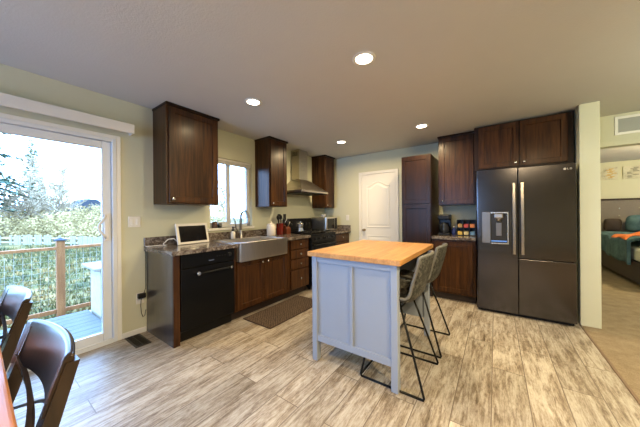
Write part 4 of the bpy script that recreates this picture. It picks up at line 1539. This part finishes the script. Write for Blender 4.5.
cushion('pillow', 'dark teal pillow leaning against the headboard', 5.79, 8.48, 0.985, 0.31, 0.09, 0.20, TEAL, 0.22, 'pillows on the bed')
cushion('pillow', 'small dark brown pillow at the left edge of the bed', 5.31, 8.56, 0.945, 0.14, 0.07, 0.15, DARKB, 0.15, 'pillows on the bed')
cushion('pillow', 'dark teal pillow on the far side of the bed', 6.43, 8.48, 0.985, 0.30, 0.09, 0.20, TEAL, 0.22, 'pillows on the bed')


def throw(u, v):
    x = 4.955 + 0.85 * u
    y = 6.60 + 0.72 * v + 0.80 * u + 0.03 * math.sin(7 * u)
    uu = (0.34 + (x - bx0 + 0.035) / 0.93) / 2.25
    vv = (y - 6.42) / (8.36 - 6.42)
    return (x, y, duvet(uu, vv)[2] + 0.034 + 0.010 * math.sin(11 * u + 6 * v))


th = MB().shell(throw, 40, 14, 0.016).build('throw_blanket', ORANGE, None, (5.6, 7.0, 0.76))
tag(th, 'crumpled orange throw lying across the teal duvet', 'blanket')

CANV = mottled('pale_abstract_canvas', [(0.28, (0.22, 0.22, 0.17)), (0.45, (0.52, 0.50, 0.38)), (0.62, (0.62, 0.60, 0.48)), (0.8, (0.40, 0.38, 0.30))], 6, 0.7, 4.0)
MOT = mottled('ochre_brush_marks', [(0.3, (0.46, 0.30, 0.10)), (0.7, (0.62, 0.48, 0.22))], 30, 0.7)
GRM = mottled('grey_brush_marks', [(0.3, (0.20, 0.20, 0.16)), (0.7, (0.36, 0.35, 0.28))], 25, 0.7)
for i, (x0, x1, nm) in enumerate(((5.08, 5.475, 'pale abstract canvas with ochre marks, left one over the headboard'), (5.555, 5.95, 'pale abstract canvas with grey marks, right one over the headboard'))):
    t = thing('canvas_print', nm, 'picture', ((x0 + x1) / 2, 8.87, 2.01), 'canvases above the bed')
    MB().box(x0, x1, 8.845, 8.869, 2.015, 2.312, 0.003).build('canvas', CANV, t)
    f = MB()
    rr = random.Random(3 + i)
    for k in range(9):
        a, c_ = (x0 + 0.30 + rr.uniform(-0.05, 0.05), 2.06 + k * 0.026) if i == 0 else (x0 + 0.13 + rr.uniform(-0.06, 0.08), 2.05 + k * 0.027)
        f.box(a - 0.03 - rr.random() * 0.02, a + 0.03 + rr.random() * 0.02, 8.8435, 8.8450, c_ - 0.010, c_ + 0.013)
    f.build('painted_marks', MOT if i == 0 else GRM, t)

# ------------------------------------------------------------------ outside the sliding door
LAWN = mottled('lawn_soil', [(0.36, (0.0379, 0.0488, 0.0238)), (0.5, (0.0852, 0.0824, 0.0297)), (0.64, (0.2085, 0.1404, 0.0554))], 1.6, 0.9, 8.0, spec=0.1)
GRASS = mottled('grass_blades', [(0.36, (0.0427, 0.0580, 0.0278)), (0.5, (0.1043, 0.1007, 0.0356)), (0.64, (0.2652, 0.1709, 0.0673))], 1.6, 0.8, 6.0, spec=0.1)
CONC = mottled('pale_concrete', [(0.3, (0.3276, 0.3110, 0.2599)), (0.7, (0.4095, 0.3899, 0.3292))], 14, 0.85)
STEPW = wood('blue_grey_step_boards', (0.0709, 0.0839, 0.0881), (0.1087, 0.1191, 0.1221), 0.6, 0.0, (14, 0.9, 14))
CEDAR = wood('cedar_post', (0.1827, 0.0728, 0.0256), (0.3106, 0.1352, 0.0507), 0.7, 0.0)
GALV = plain('galvanised_wire', (0.2793, 0.2646, 0.2195), 0.5, 0.2)
BRUSHY = mottled('tan_brush_leaves', [(0.34, (0.1835, 0.1398, 0.0596)), (0.5, (0.3304, 0.2483, 0.1077)), (0.66, (0.5047, 0.3881, 0.1928))], 0.8, 0.9, 6.0, spec=0.1)
NEEDLE = mottled('conifer_needles', [(0.3, (0.0403, 0.0804, 0.0581)), (0.7, (0.1108, 0.1560, 0.1030))], 1.5, 0.9, spec=0.1)
NEEDLP = mottled('pale_conifer_needles', [(0.3, (0.2426, 0.2551, 0.1638)), (0.7, (0.4341, 0.4196, 0.2621))], 1.5, 0.9, spec=0.1)
BARK = mottled('grey_bark', [(0.3, (0.2573, 0.2004, 0.1291)), (0.7, (0.4355, 0.3497, 0.2331))], 9, 0.9, stretch=(4, 4, 0.6), spec=0.1)
PICK = mottled('bleached_fence_boards', [(0.3, (0.2274, 0.2098, 0.1814)), (0.7, (0.2992, 0.2778, 0.2369))], 6, 0.8, spec=0.1)
ROOFM = mottled('blue_grey_shingles', [(0.3, (0.0350, 0.0420, 0.0550)), (0.7, (0.0650, 0.0750, 0.0920))], 8, 0.9, spec=0.1)
SIDING = plain('pale_siding', (0.1260, 0.1197, 0.1071), 0.8)
GZ = -0.36


def ground_z(x, y):
    d = max(0.0, -x - 2.4)
    z = GZ + 0.05 * math.sin(x * 0.7 + 1.3) * math.sin(y * 0.6) * min(1, d / 3)
    if x < -30:
        z += (-30 - x) * 0.02
    return z


g = MB()
nx, ny = 70, 60
xs = [-0.14 - 75 * (i / nx) ** 1.8 for i in range(nx + 1)]
ys = [-30 + 75 * j / ny for j in range(ny + 1)]
V = [[g.bm.verts.new((x, y, ground_z(x, y))) for y in ys] for x in xs]
for i in range(nx):
    for j in range(ny):
        g.bm.faces.new((V[i][j], V[i + 1][j], V[i + 1][j + 1], V[i][j + 1])).smooth = True
tag(g.build('ground', LAWN), 'grassy ground beyond the patio', 'ground', kind='structure')
rr = random.Random(11)
g = MB()
for k in range(16000):
    x = -2.30 - 14 * rr.random() ** 1.7
    y = -1.5 + (7.5 + 0.3 * (-x)) * rr.random()
    s = 0.05 + 0.07 * rr.random() + 0.006 * (-x)
    a = rr.random() * PI
    dx, dy = math.cos(a) * s * 0.16, math.sin(a) * s * 0.16
    z = ground_z(x, y) - 0.01
    lx, ly = rr.uniform(-0.5, 0.5) * s, rr.uniform(-0.5, 0.5) * s
    g.face([(x - dx, y - dy, z), (x + dx, y + dy, z), (x + lx, y + ly, z + s)])
tag(g.build('lawn_grass', GRASS, None, (-6, 1, GZ)), 'rough green and straw coloured grass beyond the wire railing', 'grass', kind='stuff')

pt = MB().box(-2.16, -0.14, -3.0, 6.0, -0.50, -0.24, 0.01).build('patio_slab', CONC)
tag(pt, 'pale concrete patio outside the sliding door', 'patio', kind='structure')
sp_ = thing('patio_step', 'blue grey boarded step outside the sliding glass door', 'step', (-0.95, 0.1, -0.24))
f = MB()
for k in range(11):
    x = -1.72 + k * 0.142
    f.box(x, x + 0.137, -0.95, 0.965, -0.132, -0.100, 0.004)
f.build('step_boards', STEPW, sp_)
MB().box(-1.71, -0.17, -0.94, 0.955, -0.2395, -0.132).build('step_base', STEPW, sp_)

rl = thing('patio_railing', 'cedar railing with square wire mesh along the patio edge', 'railing', (-2.27, 0.77, GZ))
for y in (-1.45, 0.77, 2.99):
    p_ = MB().box(-2.315, -2.225, y - 0.045, y + 0.045, GZ - 0.1, 0.885, 0.004).build('post', CEDAR, rl)
    f = MB().box(-2.335, -2.205, y - 0.065, y + 0.065, 0.885, 0.905, 0.004)
    f.loft([[(-2.325, y - 0.055, 0.905), (-2.215, y - 0.055, 0.905), (-2.215, y + 0.055, 0.905), (-2.325, y + 0.055, 0.905)],
            [(-2.275, y - 0.005, 0.932), (-2.265, y - 0.005, 0.932), (-2.265, y + 0.005, 0.932), (-2.275, y + 0.005, 0.932)]], smooth=False)
    f.build('post_cap', ROOFM, p_)
for y0, y1 in ((-1.405, 0.725), (0.815, 2.945)):
    MB().box(-2.315, -2.225, y0, y1, 0.755, 0.795, 0.004).build('top_rail', CEDAR, rl)
    MB().box(-2.29, -2.25, y0, y1, -0.20, -0.14, 0.004).build('bottom_rail', CEDAR, rl)
    f = MB()
    y = y0 + 0.05
    while y < y1:
        f.tube([(-2.27, y, -0.14), (-2.27, y, 0.755)], 0.0019, 4)
        y += 0.08
    z = -0.05
    while z < 0.74:
        f.tube([(-2.267, y0, z), (-2.267, y1, z)], 0.0019, 4)
        z += 0.08
    f.build('wire_mesh', GALV, rl)

bx = thing('storage_bin', 'pale storage bin with overhanging lid standing on the patio', 'storage bin', (-1.5, 1.28, -0.24))
MB().box(-1.74, -1.26, 1.00, 1.55, -0.2395, 0.520, 0.015, 2).build('bin_body', CONC, bx)
MB().box(-1.86, -1.18, 0.92, 1.65, 0.520, 0.560, 0.012, 2).build('lid', PICK, bx)

# bleached board fence across the lawn
fe = thing('board_fence', 'bleached low board fence across the far edge of the lawn', 'fence', (-17, 2.2, GZ))
A, B = Vector((-27, -2.6, 0)), Vector((-8.5, 6.5, 0))
dn_ = (B - A).normalized()
L_ = (B - A).length
f, fp = MB(), MB()
s = 0.0
while s < L_:
    gap = rr.random() < 0.22 + 0.25 * (math.sin(s * 1.7) > 0.3)
    c_ = A + dn_ * s
    M_ = Matrix.Translation((c_.x, c_.y, ground_z(c_.x, c_.y))) @ Matrix.Rotation(math.atan2(dn_.y, dn_.x), 4, 'Z')
    if not gap:
        f.box(0, 0.14, -0.012, 0.012, -0.05, 0.50 + 0.05 * rr.random(), 0, 1, M_)
    s += 0.16
f.build('fence_boards', PICK, fe)
M_ = Matrix.Translation((A.x, A.y, GZ)) @ Matrix.Rotation(math.atan2(dn_.y, dn_.x), 4, 'Z')
MB().box(0, L_, 0.013, 0.05, 0.12, 0.20, 0, 1, M_).box(0, L_, 0.013, 0.05, 0.36, 0.44, 0, 1, M_).build('fence_rails', BARK, fe)

# thicket behind the fence
g = MB()
for k in range(36000):
    t_ = rr.random()
    dep = rr.random()
    c_ = A + Vector((-8, -3, 0)) + (B - A + Vector((6, 2, 0))) * t_ + Vector((-1.2, 2.4, 0)).normalized() * (1.0 + 7 * dep)
    top = 1.0 + 0.9 * dep + 0.35 * math.sin(t_ * 31 + dep * 5) + 0.25 * math.sin(t_ * 77)
    z = GZ + max(0.2, top + 0.4) * rr.random() ** 0.8
    sz = 0.035 + 0.055 * rr.random()
    a, b_ = rr.random() * PI, rr.uniform(-1, 1)
    u = Vector((math.cos(a), math.sin(a), b_ * 0.6)) * sz
    v = Vector((-math.sin(a) * b_, math.cos(a) * b_, 1)).normalized() * sz * 0.7
    p = Vector((c_.x, c_.y, z))
    g.face([p - u, p - v, p + u, p + v])
tag(g.build('brush_thicket', BRUSHY, None, (-20, 5, GZ)), 'tan and straw coloured brush growing behind the fence', 'brush', kind='stuff')


def conifer(label, x, y, h, rad, mat, seed, nb=34, z0=0.16):
    q = random.Random(seed)
    gz = ground_z(x, y)
    t = thing('conifer_tree', label, 'tree', (x, y, gz), 'trees beyond the lawn')
    MB().tube([(x, y, gz - 0.1), (x + 0.05, y, gz + h * 0.5), (x, y, gz + h)], [h * 0.016, h * 0.010, 0.01], 8).build('trunk', BARK, t)
    f = MB()
    for lv in range(nb):
        u = z0 + (1 - z0) * lv / nb
        z = gz + h * u
        R = rad * (1 - u) ** 0.8 * q.uniform(0.65, 1.1) + 0.12
        for br in range(8):
            a = q.random() * 2 * PI
            drop = q.uniform(0.15, 0.45) * R
            for m in range(14):
                s_ = (m + q.random()) / 14
                px, py, pz = x + math.cos(a) * R * s_, y + math.sin(a) * R * s_, z - drop * s_ ** 1.5
                w_ = (0.30 * R * (1.1 - s_) + 0.10) * q.uniform(0.5, 1)
                ta = a + q.uniform(-1.2, 1.2)
                e1 = Vector((math.cos(ta), math.sin(ta), q.uniform(-0.5, 0.1))) * w_
                e2 = Vector((-math.sin(ta), math.cos(ta), q.uniform(-0.4, 0.2))) * w_ * 0.42
                p = Vector((px, py, pz))
                f.face([p - e2, p + e1, p + e2])
    f.build('foliage', mat, t)


def bare_tree(label, x, y, h, seed):
    q = random.Random(seed)
    gz = ground_z(x, y)
    t = thing('bare_tree', label, 'tree', (x, y, gz), 'trees beyond the lawn')
    tr, tw = MB(), MB()
    pts = [(x + q.uniform(-0.1, 0.1) * k, y + q.uniform(-0.1, 0.1) * k, gz - 0.1 + h * k / 5) for k in range(6)]
    tr.tube(pts, [0.13, 0.11, 0.09, 0.065, 0.04, 0.015], 7)
    tr.build('trunk', BARK, t)
    for k in range(80):
        u = q.uniform(0.15, 0.97)
        i = min(4, int(u * 5))
        p = Vector(pts[i]).lerp(Vector(pts[i + 1]), u * 5 - i)
        a = q.random() * 2 * PI
        ln_ = h * 0.30 * (1.15 - u) * q.uniform(0.6, 1.1)
        e = p + Vector((math.cos(a) * ln_, math.sin(a) * ln_, ln_ * q.uniform(0.4, 1.0)))
        m_ = p.lerp(e, 0.5) + Vector((0, 0, -0.08 * ln_))
        tw.tube([p, m_, e], [0.060, 0.042, 0.022], 4, caps=False)
        for n in range(4):
            b0 = m_.lerp(e, q.random())
            tw.tube([b0, b0 + Vector((q.uniform(-1, 1), q.uniform(-1, 1), q.uniform(0.1, 1))) * ln_ * 0.35], [0.030, 0.016], 4, caps=False)
    tw.build('branches', BARK, t)


conifer('tall dark conifer at the left edge of the sliding door view', -24.2, 0.15, 13.0, 3.3, NEEDLE, 1)
conifer('pale slender conifer standing second from left behind the fence', -35.2, 3.5, 10.2, 2.6, NEEDLP, 2, 40)
conifer('short pale conifer low behind the brush, between fence and small house', -37.5, 4.3, 5.0, 1.2, NEEDLP, 3)
for i, (x, y, h, nm) in enumerate((
        (-26.5, 1.4, 5.2, 'leafless tree first from the left behind the brush'),
        (-27.0, 2.5, 6.6, 'leafless tree second from the left behind the brush'),
        (-30.6, 3.9, 5.6, 'leafless tree third from the left, right of the pale slender conifer'),
        (-25.6, 4.2, 4.6, 'leafless tree fourth from the left behind the brush'),
        (-31.5, 5.2, 6.8, 'leafless tree fifth from the left, beside the small house'),
        (-33.0, 9.3, 6.4, 'leafless tree furthest right in the sliding door view'),
        (-18.5, 14.2, 4.4, 'leafless tree seen through the window over the sink'))):
    bare_tree(nm, x, y, h, 5 + i)

hs_ = thing('small_house', 'small house with blue grey roof behind the brush', 'house', (-37.5, 8.0, GZ))
x0, x1, y0, y1, ze, zr = -39.5, -35.5, 6.1, 9.9, 1.85, 3.2
MB().box(x0, x1, y0, y1, GZ - 0.3, ze).build('house_walls', SIDING, hs_)
f = MB()
o_ = 0.35
f.prism([(y0 - o_, ze - 0.15), (y1 + o_, ze - 0.15), ((y0 + y1) / 2 + 0.5, zr), ((y0 + y1) / 2 - 0.5, zr)], x0 - o_, x1 + o_, 'X')
f.build('roof', ROOFM, hs_)
MB().box(x1 - 0.01, x1 + 0.03, 7.5, 8.5, 0.4, 1.2).build('window', GLASSD, hs_)
